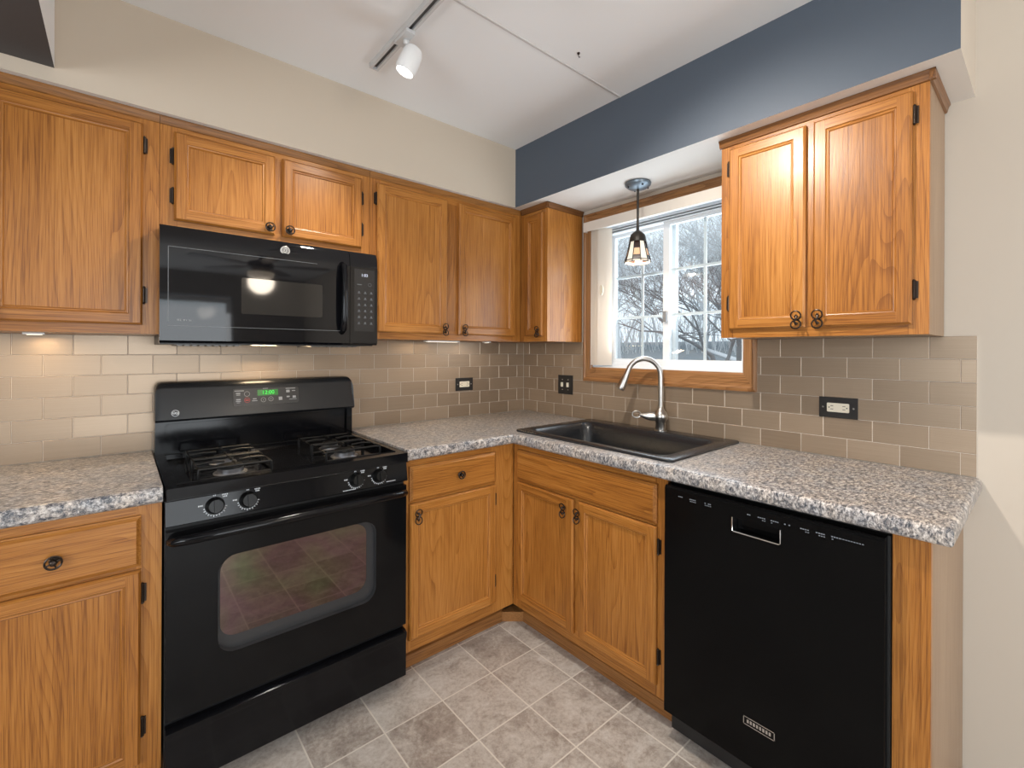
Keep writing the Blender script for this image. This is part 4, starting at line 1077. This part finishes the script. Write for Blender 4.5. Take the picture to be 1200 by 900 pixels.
# ------------------------------------------------------------------ track light on the ceiling
tk = thing('track_light', 'white ceiling track with a white cylinder spot head', 'track light', (-1.288, -0.545, ZC))
bm = B(); TL = 1.22
for x0, x1, z0 in ((-0.018, -0.008, -0.020), (0.008, 0.018, -0.020)): box(bm, x0, x1, -TL, 0, z0, -0.0003)
box(bm, -0.008, 0.008, -TL, 0, -0.006, -0.0003); box(bm, -0.018, 0.018, 0, 0.006, -0.021, -0.0003)
obj('track_rail', bm, track_m, tk, 0.001)
simple('rail_groove', groove_m, tk, (-0.0078, 0.0078, -TL + 0.002, -0.002, -0.0105, -0.0062))
def head(y, aim, on):
    aim = Vector(aim).normalized(); piv = Vector((0.035, y, -0.062))
    bm = B(); box(bm, -0.017, 0.017, y - 0.045, y + 0.045, -0.034, -0.0212); lathe(bm, [(0.010, -0.034), (0.012, -0.042), (0.008, -0.05), (0.0, -0.05)], (0.006, y, 0), n=14)
    h = obj('spot_head', bm, track_m, tk, 0.0015)
    bm = B(); tube(bm, [(0.006, y, -0.046), (0.012, y, -0.062), piv + aim * 0.02 + Vector((-0.028, 0, 0)), piv + aim * 0.05 + Vector((-0.034, 0, 0))], 0.0045, 8); obj('yoke', bm, track_m, h)
    bm = B(); base = piv - aim * 0.015
    lathe(bm, [(0.0, -0.002), (0.016, 0.0), (0.028, 0.007), (0.0345, 0.022), (0.0375, 0.055), (0.0375, 0.085), (0.034, 0.098), (0.031, 0.098), (0.030, 0.088), (0.0, 0.088)], base, aim, 28)
    obj('spot_barrel', bm, white_pl, h)
    bm = B(); lathe(bm, [(0.0, 0.0885), (0.0298, 0.0885), (0.029, 0.0925), (0.0, 0.0935)], base, aim, 24); obj('spot_lens', bm, lens_m, h)
    d = bpy.data.lights.new('spot_lamp', 'SPOT'); d.energy = on; d.color = (1.0, 0.92, 0.82); d.spot_size = math.radians(110); d.spot_blend = 0.9; d.shadow_soft_size = 0.03
    o = bpy.data.objects.new('spot_lamp', d); C.objects.link(o); o.parent = tk; o.location = base + aim * 0.11
    o.rotation_euler = aim.to_track_quat('-Z', 'Y').to_euler()
head(-0.255, (-0.35, 0.22, -1.0), 34)
head(-0.90, (0.75, -0.15, -0.9), 74)

bm = B(); lathe(bm, [(0.0, -0.0002), (0.006, -0.0002), (0.005, -0.004), (0.002, -0.006), (0.0, -0.006)], (-0.728, -1.118, ZC), n=12)
tube(bm, [(-0.728, -1.118, ZC - 0.005), (-0.728, -1.118, ZC - 0.012), (-0.724, -1.118, ZC - 0.016), (-0.720, -1.118, ZC - 0.012)], 0.0016, 6)
tag(obj('ceiling_hook', bm, bronze), 'tiny dark hook in the white ceiling beyond the seam strip', 'hook')

# ------------------------------------------------------------------ little lights under the wall cabinets
def puck(x, w, label, power):
    t = thing('under_cabinet_light', label, 'under-cabinet light', (x, -0.17, UB))
    simple('housing', white_pl, t, (-w / 2, w / 2, -0.02, 0.02, -0.006, -0.0003), bevel=0.003)
    simple('diffuser', puck_m, t, (-w / 2 + 0.008, w / 2 - 0.008, -0.012, 0.012, -0.0075, -0.0058))
    d = bpy.data.lights.new('under_cabinet_lamp', 'AREA'); d.shape = 'RECTANGLE'; d.size = w; d.size_y = 0.03; d.energy = power; d.color = (1.0, 0.72, 0.42)
    o = bpy.data.objects.new('under_cabinet_lamp', d); C.objects.link(o); o.parent = t; o.location = (0, 0, -0.010)
puck(-2.26, 0.05, 'small white light under the wall cabinet left of the microwave', 0.9)
puck(-0.74, 0.20, 'white light bar under the wall cabinet between microwave and corner', 0.5)
puck(-0.44, 0.03, 'tiny white light under the wall cabinet nearest the room corner', 0.25)

# ------------------------------------------------------------------ ceiling fan in the room behind
fn = thing('ceiling_fan', 'dark ceiling fan with a lit glass bowl reflected in the microwave door', 'ceiling fan', (-0.95, -3.75, ZC))
bm = B(); lathe(bm, [(0.0, -0.0003), (0.075, -0.0003), (0.07, -0.03), (0.02, -0.05), (0.015, -0.10), (0.06, -0.115), (0.115, -0.135), (0.12, -0.19), (0.08, -0.225), (0.05, -0.245), (0.0, -0.245)], n=32); obj('fan_motor', bm, fan_m, fn)
bm = B(); lathe(bm, [(0.055, -0.2455), (0.12, -0.250), (0.125, -0.262), (0.115, -0.30), (0.08, -0.335), (0.03, -0.352), (0.0, -0.354)], n=32); obj('glass_bowl', bm, bowl_m, fn)
bm = B()
for s in (-1, 1): tube(bm, [(s * 0.10, 0.02, -0.24), (s * 0.135, 0.02, -0.29), (s * 0.135, 0.02, -0.40)], 0.003, 6)
obj('pull_chain', bm, nickel, fn)
for k in range(5):
    a = 2 * PI * k / 5 + 0.3
    bm = B(); pts_ = [(0.10, -0.02), (0.20, -0.03), (0.26, -0.062), (0.62, -0.072), (0.66, -0.04), (0.66, 0.04), (0.62, 0.072), (0.26, 0.062), (0.20, 0.03), (0.10, 0.02)]
    prism(bm, pts_, 'z', -0.172, -0.164)
    o = obj('fan_blade', bm, blade_m, fn); o.rotation_euler = (0, 0, a)
ld = bpy.data.lights.new('fan_light', 'POINT'); ld.energy = 24; ld.color = (1.0, 0.86, 0.70); ld.shadow_soft_size = 0.12
lo = bpy.data.objects.new('fan_light', ld); C.objects.link(lo); lo.parent = fn; lo.location = (0, 0, -0.44)

# ------------------------------------------------------------------ outdoors: sloping bank, pale kerb, bare trees, thicket
def gz(x): return -0.6 + 0.105 * x if x < 24 else -0.6 + 0.105 * 24
bm = B(); xs_ = [0.3, 6, 12, 18, 24, 60]
for a, b in zip(xs_, xs_[1:]): quad(bm, [(a, -12, gz(a)), (b, -12, gz(b)), (b, 60, gz(b)), (a, 60, gz(a))])
tag(obj('ground', bm, snow), 'blue-grey winter bank rising beyond the window', 'ground', kind='structure')
def limb(bm, p, d, ln, r, depth):
    q = p; pts = [p]; dd = d.copy()
    for i in range(2):
        dd = (dd + Vector((random.uniform(-.22, .22), random.uniform(-.22, .22), random.uniform(-.12, .16)))).normalized()
        q = q + dd * (ln / 2); pts.append(q)
    tube(bm, pts, [r, r * 0.85, r * 0.68], 4 if depth < 3 else 6, 0)
    if depth == 0: return
    for k in range(3):
        at = pts[2] if k == 0 else pts[1] + (pts[2] - pts[1]) * random.random()
        sd = (dd * random.uniform(0.5, 1.0) + Vector((random.uniform(-1, 1), random.uniform(-1, 1), random.uniform(-0.35, 0.75))) * 0.85).normalized()
        limb(bm, at, sd, ln * random.uniform(0.62, 0.85), r * 0.60, depth - 1)
protos = []
def tree(x, y, s, v, rz):
    if v >= len(protos):
        random.seed(20 + v); bm = B(); limb(bm, Vector((0, 0, -0.2)), Vector((0, 0, 1)), 1.7, 0.085, 6)
        o = obj('bare_tree', bm, bark if v != 1 else bark2, None, sharp=60, recalc=False); protos.append(o)
    else:
        o = protos[v].copy(); C.objects.link(o)
    o.location = (x, y, gz(x)); o.scale = (s, s, s); o.rotation_euler = (0, 0, rz)
    return tag(o, 'bare grey winter tree standing outside beyond the sink window', 'tree', 'bare winter trees beyond the window')
random.seed(11)
spots = [(7.2, 2.0, 0.75), (8.6, 5.6, 0.85), (11.6, 3.6, 0.95), (10.8, 7.6, 0.8)]
for i, (x, y, s) in enumerate(spots): tree(x, y, s, i % 3, random.uniform(0, 6))
# dense leafless wood on the upper bank: nobody could count its stems
bm = B(); random.seed(5)
for i in range(38):
    x = random.uniform(17.5, 24); y = -2.29 + (x + 2.05) * random.uniform(0.12, 1.05)
    limb(bm, Vector((x, y, gz(x) - 0.2)), Vector((random.uniform(-.15, .15), random.uniform(-.15, .15), 1)).normalized(), random.uniform(2.0, 3.2), 0.075, 6 if i % 2 else 5)
for i in range(600):
    x = random.uniform(17.0, 23); y = -2.29 + (x + 2.05) * random.uniform(0.12, 1.05)
    p = Vector((x, y, gz(x) - 0.02)); a = random.uniform(0, 6.28)
    tube(bm, [p, p + Vector((math.cos(a) * .25, math.sin(a) * .25, 0.9)), p + Vector((math.cos(a) * .6, math.sin(a) * .6, random.uniform(1.3, 2.8)))], [0.016, 0.012, 0.006], 4)
tag(obj('treeline_woods', bm, bark2, None, recalc=False), 'dense tangle of frosted leafless woods on the upper bank outside', 'woods', kind='stuff')
bm = B()
ka, kb_ = (13.6, 4.05), (22.6, 11.25)
pts_ = [(ka[0] + (kb_[0] - ka[0]) * k / 8, ka[1] + (kb_[1] - ka[1]) * k / 8) for k in range(9)]
tube(bm, [(x, y, gz(x) + 0.05) for x, y in pts_], 0.09, 6)
tag(obj('kerb', bm, kerb_m), 'pale kerb line slanting across the bank outside', 'kerb', kind='structure')
